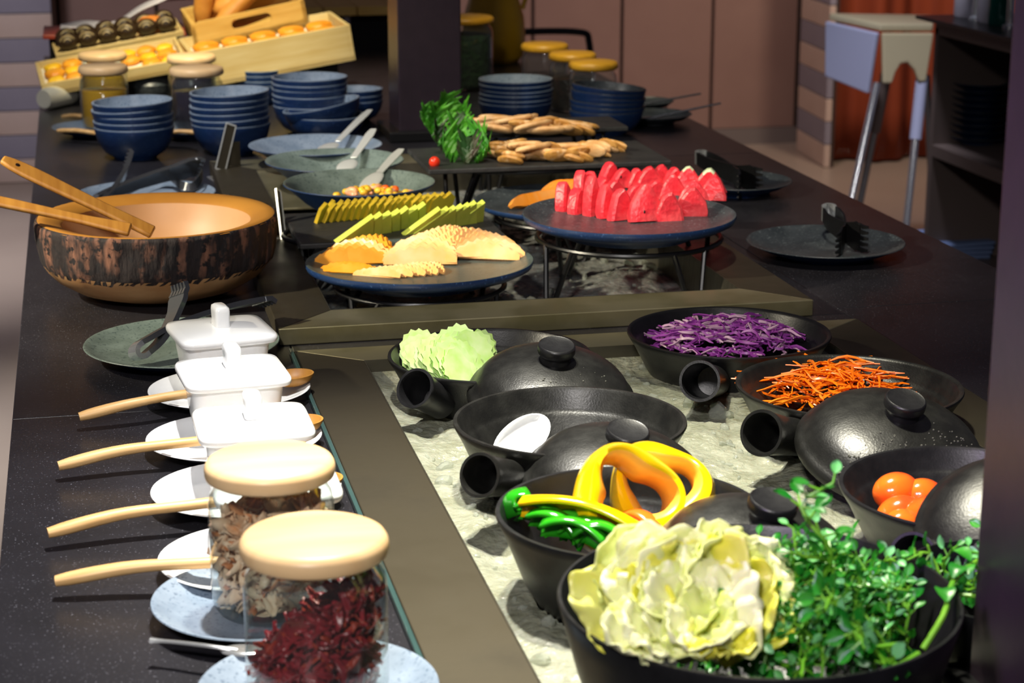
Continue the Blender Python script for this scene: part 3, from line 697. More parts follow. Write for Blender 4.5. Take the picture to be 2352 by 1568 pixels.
for i in range(12):
    c = px(r.uniform(2240, 2400), r.uniform(1250, 1380), r.uniform(.062, .085))
    M = Matrix.Rotation(r.uniform(0, 6.28), 3, 'Z') @ Matrix.Rotation(RAD(r.uniform(25, 85)), 3, 'X')
    put_sprig(i % 6, c, M, 'green cress sprig in the bowl behind the pillar', 'cress sprigs behind the pillar')
# one long stem trailing over the rim towards the other bowl
st = thing('wilted_cress', 'long wilted cress stem hanging over the rim of the big bowl', 'cress', px(2160, 1440, .07))
pts = curve([px(2120, 1490, .092), px(2168, 1410, .112), px(2185, 1345, .114), px(2215, 1310, .108), px(2250, 1285, .098)], 14)
MB().tube(pts, .0024, 8).build('stem', 'cress_stem', st, world=True)
lf = MB()
for k in (4, 7, 9, 11, 13):
    p = pts[k]
    def fn(u, v, p=p, k=k):
        s = (v - .5) * 2; w = .008 * sin(pi * min(1, .06 + .94 * u)) ** .7; a = k * 1.9
        return (p.x + cos(a) * u * .02 - sin(a) * s * w, p.y + sin(a) * u * .02 + cos(a) * s * w, p.z + .004 + .006 * sin(u * 3) + .002 * s * s)
    lf.grid(fn, 6, 4, 0)
lf.build('leaves', 'cress_leaf', st, world=True, ang=80)

FI = ice('crushed_ice', 'crushed wet ice around the black ceramic pots', fi0 + .001, fi1 - .001, fin + .001, fib - .001, -.012, .012, 200, 260, 'ice', 420)
# ================================================================ left strip of the counter
def dish_profile(R, H, foot=.55, t=.006):
    return [(0, .003), (foot * R * .9, .003), (foot * R * .95, 0), (foot * R, 0), (foot * R * 1.03, .004), (.80 * R, .45 * H), (.97 * R, .88 * H), (R, .95 * H), (.995 * R, H), (.975 * R, H), (.93 * R, .82 * H), (.74 * R, .5 * H), (.55 * R, .33 * H + t * .3), (0, .30 * H + t * .2)]
DM = [0] * 7 + [1] * 6
def dish(name, label, cat, p, R, H, mi='stone_in', mo='stone_out', group=None, rot=(0, 0, 0), sy=1, foot=.55):
    o = MB().lathe(dish_profile(R, H, foot), 64, DM, sy=sy).build(name, [mo, mi], loc=p, rot=rot, ang=50)
    tag(o, label, cat, group); return o
# ---------------------------------------------------------------- jars with wooden lids
def jar(label, p, R, H, lidmat='pine_lid', group='glass jars with wooden lids', neck=.86):
    """p = point under the jar on its base"""
    t = thing('glass_jar', label, 'jar', p, group=group)
    r = R * .965; hl = H - .021
    MB().lathe([(0, .004), (r * .86, .003), (r * .95, .006), (r, .016), (r, hl - .022), (r * .97, hl - .012), (r * neck, hl - .002), (r * neck, hl + .004)], 64).build('glass_body', 'jar_glass', t, ang=60)
    l = .021
    pr = [(0, hl + .002), (R * .90, hl + .002), (R * .97, hl + .006)] + [(R * (.965 + .035 * sin(a)), hl + l * .5 - l * .30 * cos(a)) for a in (.5, .9, 1.3, 1.7, 2.1, 2.5)] + [(R * .95, hl + l - .002), (R * .88, hl + l), (0, hl + l + .0012)]
    MB().lathe(pr, 64).build('lid', lidmat, t, ang=60)
    return t
HJ = .142
def jar_at(label, x, y, hb, R=None, w=None, **k):
    q = px(x, y, hb + HJ); R = R or w * mpp(q) / 2
    return jar(label, (q.x, q.y, CT + hb), R, HJ, **k), Vector((q.x, q.y, CT + hb)), R
hb = .0085
jA, pA, RA = jar_at('glass jar of dark red chilli flakes with round wooden lid', 721, 1224, hb, w=345)
jB, pB, RBj = jar_at('glass jar of pale fried crumbs with round wooden lid', 619, 1050, hb, w=301)
def flakes(name, label, cat, p, R, z0, top, n, sz, mats, seed, wts, flat=.5):
    r = random.Random(seed); mb = MB()
    for k in range(n):
        a = r.uniform(0, 2 * pi); q = R * (1 - .55 * r.random() ** 1.6); x, y = q * cos(a), q * sin(a)
        zt = top(x / R, y / R); z = z0 + (zt - z0) * r.random() ** .8
        s = sz * r.uniform(.6, 1.25); b = Vector((r.uniform(-1, 1), r.uniform(-1, 1), r.uniform(-1, 1))).normalized()
        M = Matrix.Translation((x, y, z)) @ b.to_track_quat('X', 'Z').to_matrix().to_4x4() @ Matrix.Rotation(r.uniform(0, 6.3), 4, 'X')
        ph = r.uniform(0, 6)
        def fn(u, v, s=s, ph=ph):
            s2 = (v - .5) * 2; w = s * flat * sin(pi * (.08 + .84 * u)) ** .8
            return ((u - .5) * s * 2, s2 * w * .5, s * (.22 * sin(u * 4.2 + ph) + .16 * sin(s2 * 2.6 + ph + u * 3)))
        mb.grid(fn, 5, 3, r.choices(range(len(mats)), wts)[0], M)
    core = [(0, z0 - .003), (R * .8, z0 - .003), (R * .82, z0 + .01), (R * .82, .05), (R * .6, .062), (0, .066)]
    mb.lathe(core, 24, 0)
    o = mb.build(name, mats, loc=p, ang=70, solid=.0007); tag(o, label, cat, kind='stuff'); return o
flakes('chilli_flakes', 'dark red dried chilli flakes inside the glass jar', 'chilli', pA, RA * .76, .012, lambda x, y: .074 + .034 * x - .010 * y, 800, .0115, ['chilli', 'chilli_bright'], 1, [3, 1.2])
flakes('fried_crumbs', 'pale fried crumbs with rusty bits inside the glass jar', 'crumbs', pB, RBj * .76, .012, lambda x, y: .094 + .006 * x, 760, .0125, ['crumb', 'crumb', 'crumb_rust'], 2, [3, 2, 1], .9)
dish('saucer', 'grey blue stoneware saucer under the jar of fried crumbs', 'saucer', (pB.x - .012, pB.y, CT), .098, .020, foot=.5)
dish('saucer', 'grey blue stoneware saucer under the jar of chilli flakes', 'saucer', (pA.x, pA.y, CT), .098, .020, foot=.5)
# metal spoon on the crumb saucer
ms = thing('metal_spoon', 'thin steel spoon lying on the grey blue saucer', 'spoon', px(450, 1482, .02))
MB().tube(curve([px(346, 1470, .022), px(400, 1474, .0225), px(470, 1482, .0235), px(545, 1492, .021)], 14), [.0042, .0034, .0028, .0026] + [.0026] * 10, 10, flat=.6).build('spoon_handle', 'chrome', ms, world=True)
e = px(560, 1494, .0195)
MB().ball((0, 0, 0), (.020, .012, .003), 20, 8, 0, Matrix.Translation(e) @ Matrix.Rotation(-.3, 4, 'Z')).build('spoon_bowl', 'chrome', ms, world=True)
# ---------------------------------------------------------------- white boxes, saucers and ladles
def rsq(a, e=5, n=48, b=None):
    b = b or a; out = []
    for k in range(n):
        t = 2 * pi * k / n; c, s = cos(t), sin(t)
        out.append((a * math.copysign(abs(c) ** (2 / e), c), b * math.copysign(abs(s) ** (2 / e), s)))
    return out
def loft(mb, rings, mi=0, close0=True, close1=True, M=None):
    n = len(rings[0][0]); vs = []; fs = []
    for pts, z in rings: vs += [(x, y, z) for x, y in pts]
    for k in range(len(rings) - 1):
        for i in range(n):
            j = (i + 1) % n; fs.append((k * n + i, k * n + j, (k + 1) * n + j, (k + 1) * n + i))
    if close0: fs.append(tuple(range(n))[::-1])
    if close1: fs.append(tuple(range((len(rings) - 1) * n, len(rings) * n)))
    return mb.add(vs, fs, mi, M)
bx = [(507, 741, 9, 'square white porcelain box with knob lid nearest the wooden log bowl', 'white saucer under the porcelain box next to the tongs plate'),
      (533, 834, 5, 'second square white porcelain box from the wooden log bowl', 'white saucer under the second porcelain box from the log bowl'),
      (580, 949, 1, 'third square white porcelain box, next to the jar of fried crumbs', 'white saucer under the third porcelain box from the log bowl'),
      (630, 1083, 0, 'square white porcelain box hidden behind the jar of fried crumbs', 'white saucer behind the jar of fried crumbs')]
sc = [(527, 888), (538, 999), (566, 1117), (604, 1272)]
tips = [((182, 957), (300, 927), (415, 906), (560, 888), (672, 876)), ((134, 1070), (280, 1034), (443, 1014), (590, 996), (690, 984)),
        ((110, 1224), (280, 1180), (465, 1156), (620, 1134), (730, 1120)), ((128, 1334), (300, 1303), (470, 1292), (640, 1284), (760, 1276))]
for i, (x, y, rz, lab, slab_) in enumerate(bx):
    s = px(sc[i][0], sc[i][1], .018)
    R = .0995
    o = MB().lathe(dish_profile(R, .018, .5), 64, sy=.92).build('saucer', 'porcelain', loc=(s.x, s.y, CT), ang=50); tag(o, slab_, 'saucer')
    q = px(x, y, .088); t = thing('porcelain_box', lab, 'box', (q.x, q.y, CT + .0065), (0, 0, RAD(rz)))
    mb = loft(MB(), [(rsq(.041), 0), (rsq(.045), .003), (rsq(.048), .02), (rsq(.0535), .062), (rsq(.0535), .066)])
    mb.build('box_body', 'porcelain', t, ang=50)
    mb = loft(MB(), [(rsq(.052), .064), (rsq(.0600, 7), .0655), (rsq(.0612, 7), .068), (rsq(.0612, 7), .0715), (rsq(.0595, 7), .074), (rsq(.050, 6), .0765), (rsq(.03, 4), .0785), (rsq(.008, 3), .079)])
    ld = mb.build('lid', 'porcelain', t, ang=50)
    mb = loft(MB(), [(rsq(.0098, 5, 32, .017), .076), (rsq(.0092, 5, 32, .016), .086), (rsq(.0096, 5, 32, .017), .098), (rsq(.0088, 5, 32, .0165), .1025), (rsq(.006, 4, 32, .013), .1045)])
    k = mb.build('knob', 'porcelain', ld, ang=60)
    tp = tips[i]; hs = (.017, .027, .030, .027, .021)
    pts = [px(a, b, h) for (a, b), h in zip(tp, hs)]
    c = curve(pts[:4], 18)
    lt = thing('wooden_ladle', ['pale wooden ladle on the white saucer next to the tongs plate', 'pale wooden ladle on the second white saucer from the log bowl', 'pale wooden ladle on the third white saucer from the log bowl', 'pale wooden ladle beside the jar of fried crumbs'][i], 'ladle', (s.x, s.y, CT + .02))
    MB().tube(c, [.0060, .0074, .0078, .0078, .0076, .0074, .0071, .0068] + [.0064] * 10, 12, flat=.85).build('handle', 'beech', lt, world=True)
    e = pts[4]; d = (pts[4] - pts[3]); an = math.atan2(d.y, d.x)
    MB().lathe([(0, -.006), (.012, -.0055), (.019, -.001), (.0225, .006), (.0225, .008), (.0205, .008), (.017, .002), (.010, -.002), (0, -.003)], 32, 0, Matrix.Translation(e + Vector((0, 0, .002))) @ Matrix.Rotation(an, 4, 'Z') @ Matrix.Diagonal((1.25, 1, 1, 1))).build('ladle_bowl', 'spoon_wood', lt, world=True)
# ---------------------------------------------------------------- tongs
def tongs(label, P0, T1, T2, w=.020, th=.0016, m='chrome_dark', claw=True, bow=.012, spread=None):
    P0, T1, T2 = Vector(P0), Vector(T1), Vector(T2)
    t = thing('serving_tongs', label, 'tongs', P0)
    n = (T1 - P0).cross(T2 - P0)
    n = n.normalized() if n.length > 1e-7 else Vector((0, 1, 0))
    for T, s in ((T1, 1), (T2, -1)):
        d = (T - P0); side = n.cross(d).normalized() * (s * bow)
        pts = curve([P0 + side * .6, mix(P0, T, .3) + side, mix(P0, T, .7) + side * .7, T], 12)
        MB().bar(pts, [w * .7, w * .8, w * .8, w * .8, w * .85, w * .9, w, w * 1.05, w * 1.1, w * 1.3, w * 1.5, w * 1.3], th, n).build('arm', m, t, world=True)
        if claw:
            mb = MB(); dd = d.normalized()
            for k in range(-2, 3):
                b0 = T + n * (k * w * .3) - dd * .004
                mb.bar([b0, b0 + dd * .010 - side.normalized() * .002, b0 + dd * .016 - side.normalized() * .009], [w * .22, w * .2, w * .1], th, n)
            mb.build('claw', m, t, world=True)
    d1, d2 = (T1 - P0).normalized(), (T2 - P0).normalized(); b = -(d1 + d2).normalized()
    s1 = n.cross(d1) * bow * .6; s2 = -n.cross(d2) * bow * .6
    MB().bar(curve([P0 + s1, P0 + s1 * .9 + b * .010, P0 + b * .014, P0 + s2 * .9 + b * .010, P0 + s2], 12), w * .75, th, n).build('hinge', 'chrome', t, world=True)
    return t
pl = px(418, 783, .022)
dish('plate', 'speckled green grey plate with steel tongs before the log bowl', 'plate', (pl.x, pl.y, CT), 446 * mpp(pl) / 2, .022, 'stone_green', foot=.6)
tongs('steel tongs leaning on the plate before the log bowl', px(326, 802, .030), px(412, 676, .085), px(600, 690, .055), w=.024, bow=.014, th=.007, m='chrome_dark')
# ---------------------------------------------------------------- wooden log bowl
p0 = px(368, 668, 0)
HW = .118
RW = 552 * mpp(Vector((p0.x, p0.y, CT + HW))) / 2
yr = to_px((p0.x, p0.y, CT + HW))
def wob(k, a, r, z):
    n = noise.noise(Vector((cos(a) * 7, sin(a) * 7, z * 26))) + .6 * noise.noise(Vector((cos(a) * 19, sin(a) * 19, z * 40)))
    if 6 <= k <= 14: return r * (1 + .012 * n), z
    if k in (5, 15): return r * (1 + .008 * n), z + .004 * n
    return r, z
lb = thing('log_bowl', 'wooden bowl turned from a log with dark bark around its side', 'bowl', (p0.x, p0.y, CT))
prof = [(0, 0), (.42 * RW, 0), (.52 * RW, .003), (.70 * RW, .013), (.845 * RW, .029), (.93 * RW, .047), (.952 * RW, .053)] + [(RW * (.955 + .045 * math.sqrt(k / 7)), .054 + (HW - .060) * k / 7) for k in range(8)] + [(RW * .993, HW - .002), (RW * .975, HW), (RW * .955, HW - .001)]
MB().lathe(prof[:7], 128, 0, wob=wob).build('turned_base', 'bowl_wood', lb, ang=60)
def wob2(k, a, r, z): return wob(k + 5, a, r, z)
MB().lathe(prof[5:17], 192, 0, wob=wob2).build('bark', 'bark', lb, ang=70)
def wob3(k, a, r, z):
    if k == 0: return r * (1 + .006 * noise.noise(Vector((cos(a) * 9, sin(a) * 9, 1)))), z
    return r, z
MB().lathe([(RW * .985, HW - .002), (RW * .96, HW + .001), (RW * .90, HW - .001), (RW * .80, HW - .006), (RW * .775, HW - .010)], 128, 0, wob=wob3).build('rim', 'bowl_rim_wood', lb, ang=60)
MB().lathe([(RW * .775, HW - .010), (RW * .74, HW * .72), (RW * .66, HW * .48), (RW * .52, HW * .27), (RW * .3, HW * .15), (0, HW * .12)], 96).build('hollow', 'bowl_inner_wood', lb, ang=60)
def paddle(label, A, B, w0, w1, hole=False, th=.008):
    A, B = Vector(A), Vector(B); t = thing('wooden_spoon', label, 'spoon', mix(A, B, .8))
    d = (B - A).normalized(); wd = d.cross(Vector((.15, -.55, 1))).normalized()
    n = 16; pts = [mix(A, B, k / (n - 1)) for k in range(n)]
    ws = [w0 * (.55, .85, .97, 1, 1, .97, .93, .9, .87, .84, .82, .80, .8, .8, .8, .8)[k] + (w1 - w0) * max(0, (k - 10) / 5) for k in range(n)]
    MB().bar(pts, ws, th, wd).build('spoon_handle', 'spoon_wood', t, world=True, bevel=.003)
    if hole:
        nn = d.cross(wd).normalized(); c = mix(A, B, .10) + nn * (th * .5 if nn.z > 0 else -th * .5)
        MB().lathe([(0, .0003), (.0032, .0003), (.0036, 0)], 16, 0, Matrix.Translation(c) @ Vector((0, 0, 1)).rotation_difference(nn if nn.z > 0 else -nn).to_matrix().to_4x4()).build('hanging_hole', 'seed', t, world=True)
    return t
yb = p0.y
paddle('wooden salad spoon with a hanging hole leaning out of the log bowl', pxy(4, 366, yb - .02), pxy(352, 534, yb - .055), .027, .030, True)
paddle('lower wooden salad spoon lying across the rim of the log bowl', pxy(-70, 448, yb - .05), pxy(300, 528, yb - .085), .020, .030)
# ---------------------------------------------------------------- tongs plate behind the log bowl and card holders
pq = px(335, 441, .022)
dish('plate', 'pale grey plate under wide open tongs behind the log bowl', 'plate', (pq.x, pq.y, CT), .128, .022, 'stone_in', foot=.6)
tg = tongs('wide open steel tongs with scalloped ends behind the log bowl', px(226, 462, .028), px(296, 372, .075), px(448, 383, .055), w=.030, th=.008, bow=.010)
wv = curve([px(262, 452, .028), px(340, 415, .030), px(385, 402, .038), px(415, 425, .030), px(445, 428, .028), px(462, 405, .040), px(464, 385, .05)], 24)
wt2 = thing('serving_fork', 'wavy steel server lying beside the wide open tongs', 'server', wv[8])
MB().bar(wv, .016, .0016, (0, .5, 1)).build('server_blade', 'chrome_dark', wt2, world=True)
MB().bar([wv[0], wv[0] + (wv[0] - wv[3]) * .6], .014, .003, (0, .5, 1)).build('server_grip', 'chrome', wt2, world=True)
def card_holder(label, xb, yb2, k=1.0, rz=0):
    p = px(xb, yb2, 0); t = thing('card_holder', label, 'card holder', p, (0, 0, RAD(rz)))
    MB().box((0, 0, .002), (.052 * k, .045 * k, .004)).build('foot', 'chrome', t, smooth=False, bevel=.001)
    MB().box((.012 * k, .008 * k, .030 * k), (.028 * k, .003, .056 * k)).build('back_plate', 'steel_dull', t, smooth=False, bevel=.0006)
    M = Matrix.Translation((0, -.004 * k, .052 * k)) @ Matrix.Rotation(RAD(20), 4, 'Y') @ Matrix.Rotation(RAD(-14), 4, 'X')
    f = MB(); w, h = .016 * k, .074 * k
    for (cx, cz, sx, sz) in ((-w / 2, 0, .002, h), (w / 2, 0, .002, h), (0, h / 2, w, .003), (0, -h / 2, w, .003)): f.box((cx, 0, cz), (sx, .003, sz), 0, M)
    f.build('frame', 'steel_bright', t, smooth=False)
    MB().box((0, 0, 0), (w, .001, h), 0, M).build('card', 'steel_dull', t, smooth=False)
    MB().lathe([(0, 0), (.006, 0), (.006, .02), (0, .022)], 16, 0, Matrix.Translation((-.014 * k, -.006, .004))).build('clip', 'chrome', t)
    return t
card_holder('polished steel card holder standing beside the stacked bowls', 520, 412, 1.25, 10)
card_holder('narrow steel card holder between the log bowl and the slate board', 642, 575, 1.15, 60)
# ================================================================ stacked stoneware bowls
def bowl_profile(R, H, t=.0042):
    return [(0, .002), (.46 * R, .002), (.48 * R, 0), (.52 * R, 0), (.54 * R, .003), (.76 * R, .22 * H), (.92 * R, .55 * H), (.985 * R, .86 * H), (R, .97 * H), (.995 * R, H), (R - t, H), (R - t * 1.4, .9 * H), (.92 * R - t, .58 * H), (.72 * R, .27 * H), (.5 * R, .13 * H), (0, .11 * H)]
BM = [0] * 8 + [1] * 7
_bc = {}
def bowl_mesh(R, H, mi='stone_in'):
    k = (round(R, 4), round(H, 4), mi)
    if k not in _bc: _bc[k] = MB().lathe(bowl_profile(R, H), 56, BM).mesh('bowl', ['stone_out', mi], ang=50)
    return _bc[k]
def stack(labels, x, y, w, n, group, H=.055, step=.0125, tilt=0, tdir=0, hbase=None, mi='stone_in', R=None, jig=1.0):
    """stack of n bowls whose top rim centre shows at (x, y); it stands on the counter"""
    top = H + step * (n - 1)
    p = px(x, y, top); R = R or w * mpp(p) / 2
    for k in range(n):
        tl = tilt * k / max(1, n - 1) if n > 1 else tilt
        ax = Vector((cos(RAD(tdir)), sin(RAD(tdir)), 0))
        o = bpy.data.objects.new('bowl', bowl_mesh(R, H, mi)); COL.objects.link(o)
        o.rotation_euler = Matrix.Rotation(RAD(tl + (rnd(-1.2, 1.2) * jig if k else 0)), 3, ax).to_euler()
        o.location = (p.x + rnd(-.0012, .0012), p.y + rnd(-.0012, .0012), CT + step * k + abs(sin(RAD(tl))) * R * .5)
        lab = labels if isinstance(labels, str) else labels
        tag(o, lab if k < n - 1 else lab.replace('bowl in', 'topmost bowl of'), 'bowl', group)
    return p, R
stack('blue stoneware bowl in the stack beside the honey jars', 305, 233, 184, 5, 'bowls stacked beside the honey jars', H=.068, tilt=-3, tdir=90)
stack('blue stoneware bowl in the tall stack next to the dark jam jars', 528, 210, 182, 6, 'bowls stacked next to the jam jars', H=.066, step=.0130, tilt=-2, tdir=90)
stack('blue stoneware bowl in the stack before the tart tray', 711, 175, 174, 6, 'bowls stacked before the tart tray', H=.064, step=.0125)
stack('blue stoneware bowl in the short leaning stack', 748, 246, 180, 2, 'short leaning bowl stack', H=.055, step=.016, tilt=-11, tdir=80)
stack('small blue stoneware bowl in the stack under the tart tray', 596, 158, 100, 4, 'small bowls under the tart tray', H=.05, R=.058)
stack('shallow grey blue bowl in the stack by the pillar', 815, 203, 130, 3, 'shallow bowls by the pillar', H=.05)
stack('blue stoneware bowl in the stack before the herb jar', 1185, 180, 170, 6, 'bowls stacked before the herb jar', step=.0105, tilt=0)
stack('blue stoneware bowl in the leaning stack beside the ladle dishes', 1394, 200, 172, 6, 'leaning bowl stack beside the ladle dishes', step=.0098, tilt=5, tdir=90, mi='stone_dark')
# ================================================================ far jars
jh, ph, Rh = jar_at('front honey jar with pale wooden lid beside the stacked bowls', 236, 149, .014, w=114)
jh2, ph2, _ = jar_at('honey jar with pale wooden lid behind the front honey jar', 235, 120, .006, w=111)
jj, pj, Rj = jar_at('front jar of dark jam with pale wooden lid', 451, 153, .014, w=124)
jj2, pj2, _ = jar_at('jar of dark jam with pale wooden lid behind the front jam jar', 439, 125, .006, w=112)
for p, R, mt, lab, nm in ((ph, Rh, 'honey', 'golden honey filling the front jar', 'honey'), (ph2, Rh, 'honey', 'golden honey filling the jar behind', 'honey'), (pj, Rj, 'jam', 'dark berry jam filling the front jam jar', 'jam'), (pj2, Rj * .95, 'jam', 'dark berry jam filling the jam jar behind', 'jam')):
    r = R * .90
    o = MB().lathe([(0, .006), (r * .9, .006), (r, .016), (r, .086), (r * .98, .0875), (0, .088)], 48).build(nm, mt, loc=p, ang=60); tag(o, lab, nm)
dish('saucer', 'small blue saucer under the front honey jar', 'saucer', (ph.x - .03, ph.y - .01, CT), .090, .022, foot=.5)
dish('saucer', 'small blue saucer under the front jam jar', 'saucer', (pj.x - .015, pj.y - .01, CT), .085, .022, foot=.5)
for lab, a, b in (('pale wooden spoon on the saucer of the front honey jar', px(132, 300, .026), px(222, 306, .028)), ('pale wooden spoon beside the honey jar behind', px(142, 268, .024), px(196, 268, .026)), ('pale wooden spoon on the saucer of the front jam jar', px(378, 306, .026), px(448, 304, .028))):
    t = thing('honey_spoon', lab, 'spoon', mix(a, b, .5))
    MB().tube(curve([a, mix(a, b, .5) + Vector((0, 0, .003)), b], 10), [.0035, .005] + [.005] * 8, 10).build('handle', 'beech', t, world=True)
    MB().ball((0, 0, 0), (.012, .009, .005), 14, 8, 0, Matrix.Translation(b + (b - a).normalized() * .008)).build('spoon_bowl', 'beech', t, world=True)
# steel cylinder with handle before the bread tray, dark bowl between the jars
t = thing('sugar_shaker', 'polished steel cylinder lying before the bread tray', 'shaker', px(138, 245, .0))
a, b = px(100, 228, .028), px(178, 212, .028)
MB().tube([a, mix(a, b, .1), mix(a, b, .9), b], [.022, .0265, .0265, .024], 28).build('round_body', 'steel_bright', t, world=True, ang=50)
MB().tube([b, b + (b - a).normalized() * .02], [.02, .016], 24).build('shaker_cap', 'chrome_dark', t, world=True)
pd = px(345, 178, .06); t = thing('lidded_dish', 'dark green glazed dish with lid between the jars', 'dish', (pd.x, pd.y, CT))
MB().lathe([(0, 0), (.035, 0), (.05, .02), (.055, .045), (.05, .046), (0, .03)], 40).build('dish_body', 'stone_dark', t)
MB().lathe([(.056, .045), (.05, .056), (.03, .068), (0, .072)], 40).build('dish_lid', 'stone_dark', t)
t = thing('white_highlight', 'little white solid standing in for a highlight behind the stacked bowls', 'shaker', (px(302, 208, 0)))  # white solid in place of the highlight on the dark dish
MB().lathe([(0, 0), (.010, 0), (.011, .02), (.009, .032), (.011, .034), (.010, .044), (0, .047)], 24).build('round_body', 'porcelain', t)
# ================================================================ rear well: platters on stands
def stand(label, c, R, h0, h1, legs=4, a0=45, sx=1, sy=1, rr=.0042):
    """wire stand: ring at height h1, hairpin legs down to h0"""
    t = thing('wire_stand', label, 'stand', (c.x, c.y, CT + h0))
    H = h1 - h0
    ring = [(R * cos(2 * pi * k / 40) * sx, R * sin(2 * pi * k / 40) * sy, H - rr) for k in range(41)]
    MB().tube(ring, rr, 8, caps=False).build('ring', 'wire_black', t)
    for k in range(legs):
        a = RAD(a0 + 360 / legs * k); out = []
        for s in (-1, 1):
            b = a + s * .22; out.append(Vector((R * cos(b) * sx, R * sin(b) * sy, H - rr)))
        f = Vector((R * 1.10 * cos(a) * sx, R * 1.10 * sin(a) * sy, rr)); tt = Vector((-sin(a), cos(a), 0)) * .007
        MB().tube([out[0], f - tt, f + tt, out[1]], rr, 8).build('leg', 'wire_black', t)
    return t
ZI = -.034
# bridge plate at the left of the rear well
o = MB().box((ri0 + .125, (px(800, 472, .02).y + rib) / 2, CT + .018), (.245, rib - px(800, 472, .02).y, .004)).build('bridge_plate', 'steel_lit', smooth=False, bevel=.001)
tag(o, 'pale steel bridge plate under the wide serving bowls', 'plate')
# wide serving bowls
def wide_bowl(label, x, y, w, rim, H, mi):
    p = px(x, y, rim); R = w * mpp(p) / 2
    pr = [(0, .002), (.36 * R, .002), (.38 * R, 0), (.42 * R, 0), (.44 * R, .003), (.72 * R, .45 * H), (.93 * R, .86 * H), (R, .97 * H), (.997 * R, H), (.975 * R, H), (.90 * R, .84 * H), (.68 * R, .48 * H), (.4 * R, .14 * H), (0, .11 * H)]
    o = MB().lathe(pr, 72, [0] * 8 + [1] * 5).build('serving_bowl', ['stone_out', mi], loc=(p.x, p.y, CT + rim - H), ang=50)
    tag(o, label, 'bowl', 'wide stoneware serving bowls'); return p, R
H0 = RH + .0045
ba, Ra = wide_bowl('wide grey blue bowl with a steel spoon next to the stacked bowls', 724, 331, 306, RH + .0405, .040, 'stone_in')
bb, Rb_ = wide_bowl('wide grey blue bowl with a steel spoon between the other two', 768, 366, 318, .0725, .052, 'stone_green')
bc, Rc = wide_bowl('wide stoneware bowl of corn and shrimp salad', 825, 417, 348, .0815, .061, 'stone_green')
for lab, m, pts in (('flat steel serving spoon in the bowl next to the stacked bowls', 'steel_bright', [(735, 350, .050), (775, 325, .062), (815, 285, .085), (850, 252, .10)]),
                    ('flat steel serving spoon in the middle wide bowl', 'steel_bright', [(785, 395, .050), (812, 362, .066), (838, 325, .085), (858, 296, .10)]),
                    ('steel serving spoon standing in the corn and shrimp salad', 'steel_bright', [(840, 430, .060), (868, 400, .078), (895, 370, .093), (922, 342, .105)])):
    q = [px(*k) for k in pts]; t = thing('serving_spoon', lab, 'spoon', q[0])
    MB().bar(curve(q[1:], 10), [.013, .014, .015, .016, .017, .018, .019, .019, .017, .012], .0022, (1, -.2, .1)).build('handle', m, t, world=True, bevel=.0008)
    d = (q[0] - q[1]).normalized()
    MB().ball((0, 0, 0), (.030, .019, .004), 20, 8, 0, Matrix.Translation(mix(q[0], q[1], .45)) @ d.to_track_quat('X', 'Z').to_matrix().to_4x4()).build('spoon_bowl', m, t, world=True)
r = random.Random(21)
cube = MB().box((0, 0, 0), (.013, .012, .010)); cme = {}
for k, mt in enumerate(('corn', 'shrimp', 'pepper_orange')):
    b = MB()
    if mt == 'shrimp':
        b.tube(curve([(-.010, -.004, 0), (-.004, .005, 0), (.005, .005, 0), (.010, -.004, 0)], 10), [.003, .0045, .0055, .006, .006, .0058, .005, .0045, .004, .0025], 8)
    else: b.ball((0, 0, 0), (.0078, .0070, .0058), 8, 5)
    cme[mt] = b.mesh('salad_piece', mt, ang=60)
for k in range(70):
    a = r.uniform(0, 6.28); q = math.sqrt(r.random()); x = q * cos(a) * .082 + .018; y = q * sin(a) * .055 - .025
    hh = -.030 + .020 * (1 - q * q) + r.uniform(0, .004); mt = r.choices(['corn', 'shrimp', 'pepper_orange'], [5, 3, .25])[0]
    M = Matrix.Rotation(r.uniform(0, 6), 3, 'Z') @ Matrix.Rotation(r.uniform(-.6, .6), 3, 'X')
    lab, cat = {'corn': ('yellow corn and pineapple nugget in the salad bowl', 'corn'), 'shrimp': ('pale pink curled shrimp in the corn salad', 'shrimp'), 'pepper_orange': ('orange pepper dice in the corn salad', 'pepper')}[mt]
    place(cme[mt], {'corn': 'corn_nugget', 'shrimp': 'shrimp', 'pepper_orange': 'pepper_dice'}[mt], lab, cat, 'corn and shrimp salad', Vector((bc.x + x, bc.y + y, bc.z + hh)), M)
# slate board with pineapple and melon
HSL = .048
sa, sb = px(672, 530, HSL), px(1108, 488, HSL)
sy0, sy1 = px(860, 553, HSL).y, px(1000, 476, HSL).y
slx0, slx1 = sa.x, sb.x
o = MB().box(((slx0 + slx1) / 2, (sy0 + sy1) / 2, CT + HSL - .0045), (slx1 - slx0, sy1 - sy0, .009)).build('slate_board', 'slate', smooth=False, bevel=.002)
tag(o, 'dark slate board with rows of pineapple and melon slices', 'board')
hs = HSL + .0005
stand('black wire stand under the pineapple board', Vector(((slx0 + slx1) / 2, (sy0 + sy1) / 2, 0)), (sy1 - sy0) * .45, ZI, HSL - .009, 4, 45, sx=1.6)
def tri_slice(w, h, th, mats, zig=0):
    poly = [(-w / 2, 0), (w / 2, 0)]
    if zig:
        poly = [(-w / 2, 0), (w / 2, 0), (w / 2, h * .55)]
        n = 4
        for k in range(n + 1):
            t = k / n; poly.append((w / 2 - w * t, h * (.72 + (.28 if k % 2 else 0))))
        poly.append((-w / 2, h * .55))
    else: poly.append((w * .28, h))
    M = Matrix.Rotation(RAD(90), 4, 'X')
    return MB().prism(poly, -th / 2, th / 2, 0, M, 1 if len(mats) > 1 else None).mesh('fruit_slice', mats, smooth=False)
pine = tri_slice(.052, .036, .006, ['pineapple', 'pineapple_rim'], 1); mel = tri_slice(.074, .045, .009, ['melon_green'])
